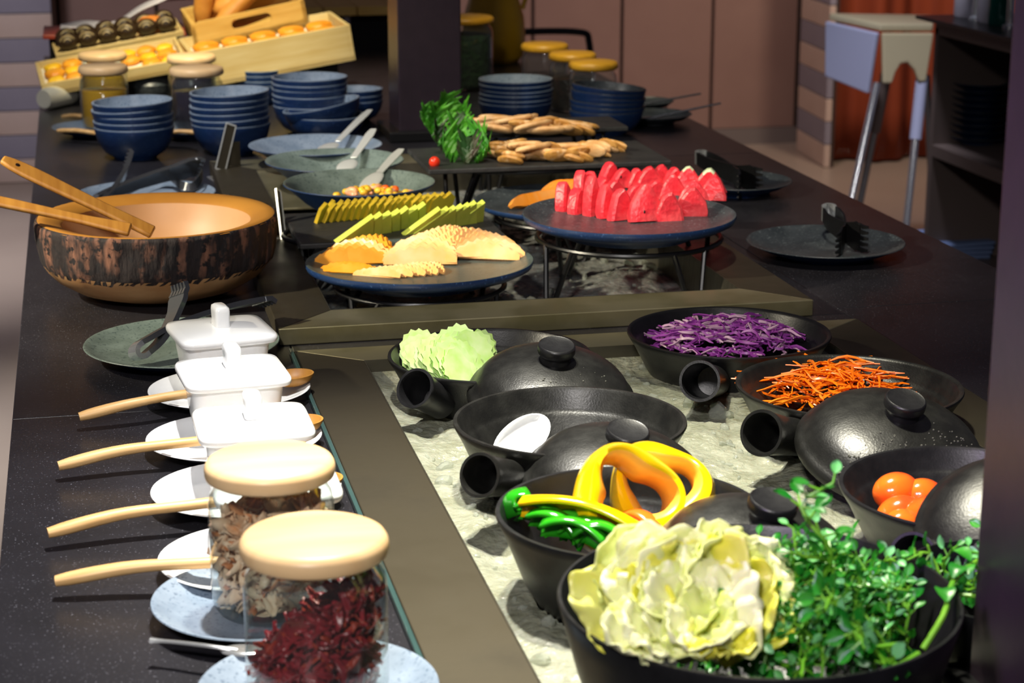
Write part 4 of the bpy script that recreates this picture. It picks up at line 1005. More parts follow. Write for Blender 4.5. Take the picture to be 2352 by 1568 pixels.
def row(me, name, lab, cat, grp, A, B, n, rz, lean, hh, rzspan=0):
    for k in range(n):
        t = k / (n - 1); c = px(A[0] + (B[0] - A[0]) * t, A[1] + (B[1] - A[1]) * t, hh)
        M = Matrix.Rotation(RAD(rz + rzspan * t + rnd(-3, 3)), 3, 'Z') @ Matrix.Rotation(RAD(lean + rnd(-3, 3)), 3, 'X')
        place(me, name, lab, cat, grp, c, M)
row(pine, 'pineapple_slice', 'yellow pineapple slice in the long row on the slate board', 'pineapple', 'pineapple slices', (742, 506), (1008, 484), 17, 55, 24, hs, -20)
row(mel, 'melon_slice', 'green yellow melon triangle in the row next to the log bowl side', 'melon', 'melon triangles near the log bowl', (812, 548), (934, 520), 7, 28, 30, hs)
row(mel, 'melon_slice', 'green yellow melon triangle in the row at the papaya side', 'melon', 'melon triangles near the papaya', (968, 532), (1068, 514), 7, 28, 30, hs)
# oval platters
def platter(label, x, y, w, rim, H=.026, mi='stone_dark', sy=1.0, rot=(0, 0, 0)):
    p = px(x, y, rim); R = w * mpp(p) / 2
    pr = [(0, .004), (.50 * R, .004), (.53 * R, 0), (.60 * R, 0), (.62 * R, .005), (.72 * R, .35 * H), (.90 * R, .50 * H), (.985 * R, .72 * H), (R, .88 * H), (.995 * R, H), (.975 * R, H), (.93 * R, .86 * H), (.80 * R, .66 * H), (0, .60 * H)]
    o = MB().lathe(pr, 80, [0] * 9 + [1] * 4, sy=sy).build('platter', ['stone_out', mi], loc=(p.x, p.y, CT + rim - H), rot=rot, ang=50)
    tag(o, label, 'platter'); return p, R
pc, Rcp = platter('round stoneware platter of cantaloupe fans on a wire stand', 964, 597, 526, .055, .034, 'stone_mid', sy=.92)
stand('black wire stand under the cantaloupe platter', pc, Rcp * .74, ZI, .055 - .034, 4, 40)
pw_, Rw_ = platter('round stoneware platter of watermelon wedges on a wire stand', 1445, 488, 492, .100, .036, 'stone_dark')
stand('black wire stand under the watermelon platter', pw_, Rw_ * .86, ZI, .100 - .034, 4, 25)
pp, Rpp = platter('stoneware platter of papaya slices behind the watermelon', 1292, 458, 408, .052, .026, 'stone_dark')
stand('black wire stand under the papaya platter', pp, Rpp * .75, ZI, .052 - .0255, 3, 30)
# cantaloupe: fans of thin crescent slices
def crescent(R, wd, th, arc, mats, crinkle=.0):
    n = 18; vs = []; poly = []
    out = [(R * cos(a) * (1 + crinkle * (k % 2)), R * sin(a) * (1 + crinkle * (k % 2))) for k, a in enumerate([-arc / 2 + arc * i / n for i in range(n + 1)])]
    inn = [((R - wd * sin(pi * (.1 + .8 * i / n))) * cos(-arc / 2 + arc * i / n), (R - wd * sin(pi * (.1 + .8 * i / n))) * sin(-arc / 2 + arc * i / n)) for i in range(n + 1)][::-1]
    poly = [(x - R + wd / 2, y) for x, y in out + inn]
    return MB().prism(poly, -th / 2, th / 2).mesh('slice', mats, smooth=False)
def fan_slice(L, W, th, mt, crink):
    n = 14; top = []; bot = []
    for k in range(n + 1):
        u = k / n; w = W * sin(pi * (.06 + .88 * u)) ** .6
        top.append((u * L, w * (.62 + (crink if k % 2 else 0)))); bot.append((u * L, -.0))
    return MB().prism(bot + top[::-1], -th / 2, th / 2, 0, Matrix.Rotation(RAD(90), 4, 'X')).mesh('cantaloupe_slice', mt, smooth=False)
c1 = fan_slice(.078, .028, .0034, ['cantaloupe'], .14); c2_ = fan_slice(.078, .028, .0034, ['cantaloupe_deep'], .14)
hc = .055 - .0130
def pfan(me, lab, P, h, n, a0, a1, lean, sc=1.0, step=(0, 0)):
    """n slices that share a pivot, spread from heading a0 to a1"""
    for k in range(n):
        t = k / (n - 1); c = px(P[0] + step[0] * k, P[1] + step[1] * k, h + .0022 * (k % 2))
        M = Matrix.Rotation(RAD(a0 + (a1 - a0) * t), 3, 'Z') @ Matrix.Rotation(RAD(lean + rnd(-3, 3)), 3, 'X') @ Matrix.Diagonal((sc * rnd(.96, 1.04),) * 3)
        place(me, 'cantaloupe_slice', lab, 'cantaloupe', 'cantaloupe slices', c, M)
pfan(c2_, 'deep orange cantaloupe slice in the fan at the log bowl side', (884, 606), hc, 11, 180, 112, 32, 1.32, (1.5, -1.6))
pfan(c2_, 'deep orange cantaloupe slice lying at the log bowl side', (846, 622), hc, 5, 172, 150, 50, .95, (8, 3))
pfan(c1, 'pale orange cantaloupe slice in the middle fan', (1050, 607), hc + .002, 12, 170, 96, 34, 1.42, (-.6, -3))
pfan(c1, 'pale orange cantaloupe slice in the large fan at the watermelon side', (1044, 592), hc + .004, 14, -24, 80, -34, 1.32, (.6, -1.6))
pfan(c1, 'pale orange cantaloupe slice standing at the back of the platter', (1040, 568), hc + .006, 7, 60, 110, -30, 1.1, (4, -.5))
pfan(c1, 'pale orange cantaloupe slice at the front rim of the platter', (905, 640), hc, 9, 150, 110, 46, .80, (14, -1.2))
# papaya
pa = crescent(.060, .022, .010, 1.3, ['papaya'])
hp = .052 - .008
for k in range(11):
    t = k / 10; c = px(1200 + 110 * t, 462 - 22 * t, hp + .010)
    M = Matrix.Rotation(RAD(40 - 30 * t), 3, 'Z') @ Matrix.Rotation(RAD(58), 3, 'X') @ Matrix.Rotation(RAD(90), 3, 'Z')
    place(pa, 'papaya_slice', 'orange papaya slice curving along the platter behind the watermelon', 'papaya', 'papaya slices', c, M)
for k in range(6):
    t = k / 5; c = px(1285 + 70 * t, 428 - 3 * t, hp + .022)
    place(pa, 'papaya_slice', 'orange papaya slice curving along the platter behind the watermelon', 'papaya', 'papaya slices', c, Matrix.Rotation(RAD(20), 3, 'Z') @ Matrix.Rotation(RAD(60), 3, 'X') @ Matrix.Rotation(RAD(90), 3, 'Z'))
# watermelon wedges
def wedge(w, h, th, seed, rind):
    r = random.Random(seed); n = 7; P = []
    prof = [(-.5, 0), (-.52, .18), (-.42, .5), (-.24, .82), (-.08, .97), (.06, 1.0), (.2, .86), (.4, .5), (.52, .18), (.5, 0)]
    poly = [(x * w * r.uniform(.92, 1.08), z * h) for x, z in prof]
    M = Matrix.Rotation(RAD(90), 4, 'X')
    rings = []
    for s, k in ((-.5, .80), (-.36, .97), (0, 1.0), (.36, .97), (.5, .80)):
        rings.append(([(x * k, z * (k * .5 + .5)) for x, z in poly], s * th))
    m = MB(); loft(m, rings, 0, M=M)
    if rind:
        m.m = [1 if sum(m.v[i][2] for i in f) / len(f) > h * .80 else q for f, q in zip(m.f, m.m)]
    return m
hw_ = .100 - .0140
wm = [  # base x, base y, top y, width px, yaw, rind   (rows from the back to the front)
    (1400, 436, 378, 44, 20, 0), (1432, 440, 392, 46, 10, 0), (1462, 440, 392, 36, 5, 0), (1492, 442, 388, 50, -8, 0), (1520, 440, 384, 40, 0, 0), (1548, 444, 390, 40, 8, 0), (1580, 448, 388, 50, -14, 1), (1628, 452, 392, 56, -20, 1), (1640, 458, 410, 44, -30, 0),
    (1338, 470, 398, 34, 40, 0), (1358, 466, 400, 34, 30, 0), (1382, 470, 412, 42, 24, 0), (1412, 474, 420, 50, 18, 0), (1466, 474, 428, 54, 6, 0), (1506, 476, 420, 50, 0, 0), (1545, 476, 408, 56, -6, 0), (1594, 482, 420, 58, -14, 0), (1640, 470, 408, 48, -24, 0),
    (1298, 494, 424, 42, 50, 0), (1328, 500, 438, 42, 40, 0), (1362, 504, 410, 36, 28, 0), (1396, 510, 430, 42, 22, 0), (1428, 514, 440, 52, 14, 0), (1486, 518, 430, 66, 4, 0), (1536, 516, 446, 54, -6, 0), (1590, 506, 436, 58, -16, 0)]
for i, (x, y, yt, wp, yaw, rind) in enumerate(wm):
    c = px(x, y - 10, hw_); s = mpp(c); h = (y - 6 - yt) * s * 1.06; wp *= 1.25
    m = wedge(wp * s, h, .020, i, rind)
    o = m.build('watermelon_wedge', ['watermelon', 'rind'], ang=35)
    o.matrix_world = Matrix.Translation(c) @ (Matrix.Rotation(RAD(yaw), 3, 'Z') @ Matrix.Rotation(RAD(rnd(-12, 4)), 3, 'X')).to_4x4()
    tag(o, 'watermelon wedge with pale rind left on its tip' if rind else ('red watermelon wedge in the row towards the mushroom boards' if i < 9 else ('red watermelon wedge in the middle row on the platter' if i < 18 else 'red watermelon wedge in the row towards the black pots')), 'watermelon', 'watermelon wedges')
    if i in (1, 14, 19, 23):
        for k in range(1):
            sd = MB().ball((0, 0, 0), (.0017, .001, .0026), 8, 5).build('seed', 'seed', o, loc=(rnd(-.25, .25) * wp * s, -.0098 - .0006, rnd(.25, .6) * h))
# slate boards with grilled mushroom slices
def slate(label, x0, y0, x1, y1, h, nlab, a0):
    A, B = px(x0, y0, h), px(x1, y1, h)
    o = MB().box(((A.x + B.x) / 2, (A.y + B.y) / 2, CT + h - .0045), (abs(B.x - A.x), abs(B.y - A.y), .009)).build('slate_board', 'slate', smooth=False, bevel=.002)
    tag(o, label, 'board')
    c = Vector(((A.x + B.x) / 2, (A.y + B.y) / 2, 0))
    stand(nlab, c, .5 * min(abs(B.x - A.x), abs(B.y - A.y)) * .92, ZI, h - .009, 4, a0, sx=max(1, abs(B.x - A.x) / abs(B.y - A.y)) * .95)
    return A, B
S1 = slate('slate board of grilled mushroom slices nearest the watermelon', 985, 390, 1462, 322, .095, 'black wire stand under the mushroom board nearest the watermelon', 35)
S2a, S2b = px(1075, 302, .105), px(1410, 262, .105)
S2 = slate('slate board of grilled mushroom slices next to the stacked bowls', 1078, 303, 1400, 266, .107, 'black wire stand under the mushroom board next to the bowls', 45)
def mush(L, W, th, mt, seed):
    r = random.Random(seed)
    poly = []
    for k in range(20):
        a = 2 * pi * k / 20; q = 1 + .10 * sin(2 * a + seed) + .06 * sin(3 * a + seed * 2)
        poly.append((L / 2 * cos(a) * q, W / 2 * sin(a) * q))
    m = MB(); loft(m, [([(x * .86, y * .8) for x, y in poly], -th / 2), (poly, -th * .2), (poly, th * .2), ([(x * .86, y * .8) for x, y in poly], th / 2)])
    return m.mesh('mushroom_slice', mt, ang=50)
mu = [mush(.060, .032, .009, 'mushroom', 1), mush(.068, .029, .009, 'mushroom_pale', 2), mush(.054, .036, .009, 'mushroom', 3), mush(.072, .027, .010, 'mushroom_pale', 4)]
r = random.Random(33)
def heap(A, B, n, h, lab, grp, spread, lean, yawr, lift):
    for k in range(n):
        t = k / (n - 1); x = A[0] + (B[0] - A[0]) * t + r.uniform(-8, 8); y = A[1] + (B[1] - A[1]) * t + r.uniform(-spread, spread) + spread * .3
        c = px(x, y, h + lift * (.35 + .5 * sin(pi * min(1, t * 1.1))) * r.uniform(.7, 1.1))
        M = Matrix.Rotation(RAD(r.uniform(*yawr)), 3, 'Z') @ Matrix.Rotation(RAD(r.uniform(*lean)), 3, 'X') @ Matrix.Rotation(RAD(r.uniform(-12, 12)), 3, 'Y')
        place(mu[r.randrange(4)], 'mushroom_slice', lab, 'mushroom', grp, c, M)
l1 = 'browned mushroom slice heaped on the slate board nearest the watermelon'; l2 = 'browned mushroom slice heaped on the slate board next to the bowls'
heap((1150, 352), (1360, 352), 16, .096, l1, 'mushroom slices nearest the watermelon', 14, (-50, -22), (-60, -20), .012)
heap((1140, 343), (1390, 345), 18, .096, l1, 'mushroom slices nearest the watermelon', 10, (-60, -30), (-50, 10), .020)
heap((1165, 330), (1330, 340), 9, .096, l1, 'mushroom slices nearest the watermelon', 5, (-30, -10), (-30, 10), .030)
heap((1330, 345), (1400, 335), 7, .096, l1, 'mushroom slices nearest the watermelon', 4, (-75, -55), (-70, -50), .020)
heap((1115, 288), (1345, 292), 20, .108, l2, 'mushroom slices next to the bowls', 7, (-45, -20), (-50, -10), .014)
heap((1120, 278), (1320, 284), 16, .108, l2, 'mushroom slices next to the bowls', 6, (-50, -20), (-40, 20), .022)
heap((1130, 272), (1240, 275), 7, .108, l2, 'mushroom slices next to the bowls', 3, (-20, -5), (-20, 20), .030)
# lettuce garnish
def frill(L, W, seed):
    def fn(u, v):
        a = (v - .5) * 2; w = W * sin(pi * (.10 + .82 * u)) ** .7; e = abs(a) ** 1.5 + (u ** 4)
        f = .010 * e * sin(u * 26 + a * 9 + seed * 3) + .007 * e * sin(a * 17 + seed)
        return ((u - .3) * L + .4 * f, a * w / 2 + .6 * f * (1 if a > 0 else -1), .35 * L * u * u + f + .25 * W * a * a)
    return fn
LS = .72
let = [(1000, 300, .125, .075, .05, 70, 0, 100, 0), (1020, 262, .150, .075, .05, 80, 20, 80, 0), (985, 285, .128, .06, .045, 60, -20, 130, 0), (1062, 280, .125, .06, .05, 60, 0, 60, 0),
       (1055, 335, .115, .07, .055, 50, 0, 95, 0), (1095, 345, .110, .07, .055, 42, 0, 40, 0), (1030, 355, .108, .065, .05, 46, 0, 140, 0), (1075, 362, .105, .06, .05, 34, 0, 70, 1), (1045, 318, .122, .06, .05, 60, 20, 170, 1), (1085, 318, .115, .06, .05, 60, 0, 20, 1), (1105, 362, .104, .055, .045, 30, 0, 20, 0), (1012, 330, .112, .055, .045, 50, 0, 120, 1)]
for i, (x, y, h, L, W, up, ro, yw, d) in enumerate(let):
    o = MB().grid(frill(L * LS, W * LS, i), 24, 16).build('lettuce_leaf', 'lettuce_dark' if d else 'lettuce', ang=80, solid=.0009)
    o.matrix_world = Matrix.Translation(px(x, y, h)) @ (Matrix.Rotation(RAD(yw), 3, 'Z') @ Matrix.Rotation(RAD(-up), 3, 'Y') @ Matrix.Rotation(RAD(ro), 3, 'X')).to_4x4()
    tag(o, 'dark purple green lettuce leaf garnishing the mushroom boards' if d else 'frilly green lettuce leaf garnishing the mushroom boards', 'lettuce', 'lettuce garnish')
for x, y, h, s in ((1082, 288, .125, .012), (998, 372, .102, .010)):
    o = MB().ball((0, 0, 0), (s, s * .8, s), 16, 10).build('tomato_piece', 'tomato_red', loc=px(x, y, h)); tag(o, 'bright red tomato piece tucked in the lettuce garnish', 'tomato', 'tomato garnish')
# ================================================================ right strip of the counter
for (x, y, w, lab, tl, P0, T1, T2) in (
    (1690, 412, 258, 'dark green grey plate with black tongs behind the watermelon', 'black tongs lying on the plate behind the watermelon', (1612, 362, .045), (1735, 412, .034), (1700, 424, .03)),
    (1896, 552, 362, 'dark stoneware plate with black tongs at the counter edge', 'black toothed tongs resting on the plate at the counter edge', (1905, 490, .055), (1975, 545, .036), (1930, 560, .03))):
    q = px(x, y, .024)
    dish('plate', lab, 'plate', (q.x, q.y, CT), w * mpp(q) / 2, .024, 'stone_dark', foot=.6)
    tongs(tl, px(*P0), px(*T1), px(*T2), w=.034, th=.003, m='wire_black', bow=.018)
for (x, y, R, lab, tl, a, b) in ((1506, 262, .085, 'dark green dish with a long spoon next to the leaning bowls', 'thin steel spoon on the dish next to the leaning bowls', (1490, 272, .02), (1656, 237, .055)),
                                 (1482, 232, .070, 'dark green dish with a spoon at the far counter edge', 'thin steel spoon on the dish at the far counter edge', (1470, 240, .02), (1610, 215, .045))):
    q = px(x, y, .02)
    dish('dish', lab, 'dish', (q.x, q.y, CT), R, .022, 'stone_dark', 'stone_dark', foot=.5)
    a, b = px(*a), px(*b); t = thing('long_spoon', tl, 'spoon', a)
    MB().tube([a, b], [.0032, .0022], 8).build('handle', 'chrome_dark', t, world=True)
    MB().ball((0, 0, 0), (.018, .012, .004), 14, 8, 0, Matrix.Translation(a)).build('spoon_bowl', 'chrome_dark', t, world=True)
# jars at the far right
def jar_px(label, x, y, R, H, lidmat, fill, flab, fname, level):
    q = px(x, y, H); t = jar(label, (q.x, q.y, CT), R, H, lidmat, group='glass jars beyond the mushroom boards')
    r_ = R * .88
    o = MB().lathe([(0, .006), (r_ * .9, .006), (r_, .016), (r_, level - .004), (r_ * .7, level), (0, level + .003)], 40).build(fname, fill, loc=(q.x, q.y, CT), ang=60)
    tag(o, flab, fname.replace('_', ' ')); return q
jar_px('large glass jar of dried green herbs beside the pillar', 1066, 36, .078, .190, 'pine_lid_amber', 'dried_herb', 'dried green herbs filling the large jar', 'dried_herbs', .145)
jar_px('glass jar with amber wooden lid farthest along the row of three', 1251, 99, .060, HJ, 'pine_lid_amber', 'dark_berries', 'dark dried berries in the farthest jar of three', 'dried_berries', .07)
jar_px('middle glass jar with amber wooden lid in the row of three', 1315, 120, .058, HJ, 'pine_lid_amber', 'dark_berries', 'dark dried berries in the middle jar of three', 'dried_berries', .085)
jar_px('glass jar with amber wooden lid nearest the leaning bowls', 1363, 140, .058, HJ, 'pine_lid_amber', 'dark_berries', 'dark dried berries in the jar nearest the leaning bowls', 'dried_berries', .085)
q = px(1108, 140, 0)
t = thing('ochre_jug', 'tall ochre glazed jug behind the herb jar', 'jug', (q.x + .03, q.y - .02, CT))
MB().lathe([(0, 0), (.07, 0), (.085, .02), (.092, .07), (.088, .13), (.07, .19), (.048, .24), (.040, .28), (.046, .30), (.043, .30), (.037, .28), (0, .26)], 48).build('jug_body', 'ochre_glaze', t, ang=60)
MB().tube(curve([(.045, 0, .285), (.085, 0, .27), (.10, 0, .21), (.085, 0, .15)], 12), .007, 10).build('jug_handle', 'ochre_glaze', t)
# ================================================================ bread display at the far end
def crate(name, label, loc, W, D, H, rot, m, th=.010, hole=False):
    t = thing(name, label, 'crate', loc, rot)
    MB().box((W / 2, D / 2, th / 2), (W, D, th)).build('bottom', m, t, smooth=False)
    for nm, c, d in (('side_board', (th / 2, D / 2, H / 2), (th, D, H)), ('side_board', (W - th / 2, D / 2, H / 2), (th, D, H)), ('back_board', (W / 2, D - th / 2, H / 2), (W - 2 * th, th, H))):
        MB().box(c, d).build(nm, m, t, smooth=False, bevel=.001)
    if hole:
        # front board with a slotted hand hole
        n = 20; a, b = .052, .013; cx, cz = W * .52, H * .58
        inner = [(cx + (a - b) * (1 if cos(q) >= 0 else -1) + b * cos(q), cz + b * sin(q)) for q in [2 * pi * (k + .5) / n for k in range(n)]]
        vs = []; fs = []
        def corner(p):
            x, z = p; dx, dz = x - cx, z - cz
            sx = (W - cx if dx > 0 else cx) / max(abs(dx), 1e-6); sz = (H - cz if dz > 0 else cz) / max(abs(dz), 1e-6); k = min(sx, sz)
            return (cx + dx * k, cz + dz * k)
        outer = [corner(p) for p in inner]
        for y in (0, th):
            vs += [(x, y, z) for x, z in inner] + [(x, y, z) for x, z in outer]
        for k in range(n):
            j = (k + 1) % n
            fs += [(k, n + k, n + j, j), (2 * n + j, 3 * n + j, 3 * n + k, 2 * n + k), (k, j, 2 * n + j, 2 * n + k), (n + j, n + k, 3 * n + k, 3 * n + j)]
        mb = MB().add(vs, fs)
        for (ax, az) in ((0, 0), (W, 0), (0, H), (W, H)):
            near = sorted(range(n), key=lambda k: (outer[k][0] - ax) ** 2 + (outer[k][1] - az) ** 2)[:2]
            i, j = near; o = len(mb.v)
            mb.add([(ax, 0, az), (ax, th, az), (*[outer[i][0]], 0, outer[i][1]), (outer[i][0], th, outer[i][1]), (outer[j][0], 0, outer[j][1]), (outer[j][0], th, outer[j][1])], [(0, 2, 4), (1, 5, 3), (0, 1, 3, 2), (0, 4, 5, 1)])
        mb.build('front_board', m, t, smooth=False)
    else: MB().box((W / 2, th / 2, H / 2), (W - 2 * th, th, H)).build('front_board', m, t, smooth=False, bevel=.001)
    return t
def tray_pt(t, x, y, z):
    return t.matrix_basis @ Vector((x, y, z))
ROLL = RAD(-8.5)
# pastry tray beside the aisle
T1 = crate('pastry_tray', 'shallow pine tray of yellow pastries at the aisle side', px(100, 222, .030), .36, .205, .030, (RAD(9), ROLL, RAD(3)), 'pine_pale', .009)
T2 = crate('tart_tray', 'deep pine tray of orange tarts on the stacked display', px(452, 205, .048), .40, .26, .088, (RAD(2), ROLL, RAD(3)), 'pine_pale', .010)
T3 = crate('bread_crate', 'pine crate with a hand hole full of bread loaves', px(449, 108, .125), .295, .20, .060, (RAD(6), RAD(-10.5), RAD(3)), 'pine', .010, True)
for nm, lab, t, W, D in (('display_riser', 'dark riser under the pastry tray', T1, .30, .22), ('display_riser', 'dark riser under the tart tray', T2, .34, .18), ('display_riser', 'dark riser under the bread crate', T3, .24, .12)):
    pass
def riser(lab, t, W, D):
    # wedge that fills from the counter to the tilted underside
    P = [tray_pt(t, x, y, -.001) for x, y in ((.02, .03), (.02 + W, .03), (.02 + W, .03 + D), (.02, .03 + D))]
    mb = MB().add([(p.x, p.y, CT + .0005) for p in P] + [(p.x, p.y, p.z) for p in P], [(3, 2, 1, 0), (4, 5, 6, 7), (0, 1, 5, 4), (1, 2, 6, 5), (2, 3, 7, 6), (3, 0, 4, 7)])
    o = mb.build('display_riser', 'black_cloth', smooth=False); tag(o, lab, 'riser')
bpy.context.view_layer.update()
riser('black wedge riser under the pastry tray', T1, .30, .15); riser('black wedge riser under the tart tray', T2, .34, .20); riser('black wedge riser under the bread crate', T3, .25, .14)
for t, W, D, nm, lab in ((T1, .338, .184, 'tray_liner', 'white paper liner in the pastry tray'), (T2, .376, .236, 'tray_liner', 'white paper liner in the tart tray')):
    z = .012 if t is T1 else .060
    o = MB().box((0, 0, 0), (W, D, .0012)).build(nm, 'paper_white', smooth=False)
    o.matrix_world = t.matrix_basis @ Matrix.Translation((W / 2 + .011, D / 2 + .011, z)); tag(o, lab, 'liner')
def bun(R, H, seed):
    pr = [(0, 0), (R * .8, 0), (R, H * .35), (R * .93, H * .7), (R * .6, H * .95), (0, H)]
    def wb_(k, a, r, z): return r * (1 + .06 * sin(3 * a + seed) + .04 * sin(5 * a + seed * 2)), z
    return MB().lathe(pr, 28, wob=wb_)
tart = bun(.034, .022, 1).mesh('tart', 'pastry', ang=60); pas = [bun(.030, .020, 2).mesh('pastry', 'pastry_yellow', ang=60), bun(.034, .022, 5).mesh('pastry', 'pastry', ang=60)]
for k in range(5):
    for j in range(2):
        o = bpy.data.objects.new('tart', tart); COL.objects.link(o)
        o.matrix_world = T2.matrix_basis @ Matrix.Translation((.055 + .073 * k, .065 + .10 * j, .0612)); tag(o, 'round orange glazed tart in the deep pine tray', 'tart', 'orange tarts')
r = random.Random(8)
for k in range(7):
    for j in range(3):
        if (k + j) % 5 == 4: continue
        o = bpy.data.objects.new('pastry', pas[(k + j) % 2]); COL.objects.link(o)
        o.matrix_world = T1.matrix_basis @ Matrix.Translation((.04 + .047 * k, .040 + .058 * j, .0132)) @ Matrix.Rotation(r.uniform(0, 6), 4, 'Z') @ Matrix.Diagonal((.75, .75, .9, 1)); tag(o, 'small golden pastry in the shallow pine tray', 'pastry', 'golden pastries')
# dark glazed pastry rolls at the back edge of the tray
def snail():
    m = MB().ball((0, 0, 0), (.028, .024, .022), 24, 14, 0)
    for k in range(2):
        q = .008 + .007 * k
        m.tube([(q * cos(a) * 1.2, -.0215 + .004 * k - .0, .004 + q * sin(a)) for a in [.3 + .26 * i for i in range(11)]], .0016, 6, 1)
    return m.mesh('chocolate_roll', ['pastry_dark', 'pastry_icing'], ang=60)
sn = snail()
shelf2 = px(130, 132, .115); 
SN = [(158, 112), (210, 104), (258, 98), (300, 92), (345, 78), (392, 72), (180, 96), (282, 82), (330, 66), (375, 60)]
t = crate('pastry_board', 'low pine board of dark iced pastry rolls behind the yellow pastries', px(130, 137, .092), .33, .16, .014, (RAD(6), RAD(-9), RAD(3)), 'pine_pale', .007)
bpy.context.view_layer.update()
riser('black wedge riser under the board of dark pastry rolls', t, .28, .11)
for k in range(6):
    for j in range(2):
        o = bpy.data.objects.new('chocolate_roll', sn); COL.objects.link(o)
        o.matrix_world = t.matrix_basis @ Matrix.Translation((.038 + .051 * k, .045 + .066 * j, .030)) @ Matrix.Rotation(r.uniform(-.3, .3), 4, 'Z'); tag(o, 'dark chocolate pastry roll striped with icing', 'pastry', 'dark pastry rolls')
# bread in the crate
for k, (x, y, z, L, R, rz, ry) in enumerate(((.06, .10, .085, .13, .030, 8, -72), (.10, .12, .085, .14, .028, 12, -66), (.17, .09, .082, .20, .030, 6, -14), (.21, .14, .098, .20, .032, -8, -8), (.13, .06, .060, .16, .026, 14, -30))):
    m = MB().tube([(-L / 2, 0, 0), (-L * .42, 0, .002), (-L * .2, 0, .005), (L * .2, 0, .005), (L * .42, 0, .002), (L / 2, 0, 0)], [R * .35, R * .8, R, R, R * .8, R * .35], 18, flat=.85)
    o = m.build('bread_loaf', 'bread', ang=60); o.matrix_world = T3.matrix_basis @ Matrix.Translation((x, y, z)) @ Matrix.Rotation(RAD(rz), 4, 'Z') @ Matrix.Rotation(RAD(ry), 4, 'Y')
    tag(o, 'crusty golden bread loaf sticking out of the pine crate', 'bread', 'bread loaves in the crate')
# cloth lined basket with a bun behind
bq = px(230, 92, .13)
t = thing('bread_basket', 'low red lacquer tray behind the dark pastry rolls', 'tray', (bq.x, bq.y + .15, CT))
MB().box((.04, 0, .065), (.34, .20, .13)).build('tray_block', 'black_cloth', t, smooth=False)
MB().box((.04, 0, .137), (.37, .23, .012)).build('tray_top', 'red_lacquer', t, smooth=False, bevel=.003)
zt = .1445
def cl(u, v):
    x = -.10 + .36 * u; y = -.09 + .19 * v
    z = .006 + .080 / (1 + math.exp(-(u - .55) * 14)) * (1 - .25 * v) + .006 * sin(u * 16 + v * 5) * (1 - v * .3)
    return (x, y + .01 * sin(u * 9), z)
o = MB().grid(cl, 40, 20).build('bread_cloth', 'cloth_white', loc=(bq.x, bq.y + .15, CT + zt), solid=.003, ang=80); tag(o, 'folded white cloth draped over the bread tray', 'cloth')
bq2 = px(350, 62, .158)
o = bun(.043, .058, 3).build('bun', 'bun', loc=(bq2.x, bq2.y, CT + .131), ang=60); tag(o, 'shiny round brown bun under the white cloth', 'bun')
o = MB().box((0, 0, .065), (.07, .07, .129)).build('display_riser', 'black_cloth', loc=(bq2.x, bq2.y, CT + .001), smooth=False); tag(o, 'small black block riser under the brown bun', 'riser')
# black skirted table with plank top behind the counter end
dt = pxy(838, 12, YF + .12)
t = thing('display_table', 'black skirted table with a pale plank top behind the bread display', 'table', (dt.x + .02, YF + .37, 0))
zt = dt.z
MB().box((0, 0, zt / 2 - .02), (.44, .5, zt - .06)).build('table_skirt', 'black_cloth', t, smooth=False)
for k in range(5):
    MB().box((-.21 + .105 * k, -.02, zt - .012), (.101, .58, .028)).build('plank', 'pine', t, smooth=False, bevel=.002)
for x in (-.17, -.08):
    MB().tube([(x, -.262, 0), (x, -.262, zt - .03)], .012, 12).build('table_leg', 'board_grey', t)
# ================================================================ room furniture on the right
# open shelf unit along the aisle
sx = 2.42
s0 = CAM.y
def yat(x, X):  # distance at which the line X shows at image column x (at eye-independent height)
    lo, hi = 2.0, 12.0
    for _ in range(50):
        m_ = (lo + hi) / 2
        if to_px((X, m_, .8))[0] > x: lo = m_
        else: hi = m_
    return lo
ye = yat(2146, sx); yn_ = ye - 1.15
def zat(y, X, Y):
    lo, hi = 0, 2.5
    for _ in range(50):
        m_ = (lo + hi) / 2
        if to_px((X, Y, m_))[1] > y: lo = m_
        else: hi = m_
    return lo
z1, z2 = zat(62, sx, ye), zat(342, sx, ye)
t = thing('shelf_unit', 'open brown shelf unit beyond the counter edge', 'shelf', (sx + .2, (ye + yn_) / 2, 0))
W, D = ye - yn_, .42
for nm, c, d in (('end_panel', (0, W / 2 - .012, z1 / 2), (D, .024, z1)), ('end_panel', (0, -W / 2 + .012, z1 / 2), (D, .024, z1)), ('back_panel', (D / 2 - .01, 0, z1 / 2), (.02, W - .05, z1 - .04)), ('top_board', (0, 0, z1 + .0005), (D + .0, W, .042)), ('shelf_board', (-.012, 0, z2), (D - .024, W - .05, .036)), ('shelf_board', (-.012, 0, z2 - .34), (D - .024, W - .05, .036)), ('plinth', (.02, 0, .03), (D - .04, W - .06, .06))):
    MB().box(c, d).build(nm, 'shelf_brown', t, smooth=False, bevel=.002)
MB().box((-.02, 0, z1 + .027), (D + .06, W + .06, .010)).build('glass_top', 'wire_black', t, smooth=False, bevel=.002)
def shelf_pos(x, y, X): 
    Y = yat(x, X); return Vector((X, Y, zat(y, X, Y)))
pstk = Vector((sx + .13, yat(2250, sx + .13), z2 + .018))
for k in range(9):
    o = MB().lathe(dish_profile(.088, .022, .6), 40, DM).build('plate', ['stone_out', 'stone_dark'], loc=(pstk.x, pstk.y, pstk.z + .0005 + .0195 * k), ang=50) if k == 0 else bpy.data.objects.new('plate', o.data)
    if k: COL.objects.link(o); o.location = (pstk.x, pstk.y, pstk.z + .0005 + .0195 * k)
    tag(o, 'dark blue plate stacked on the shelf unit', 'plate', 'plates on the shelf unit')
zl = z2 - .34 + .018
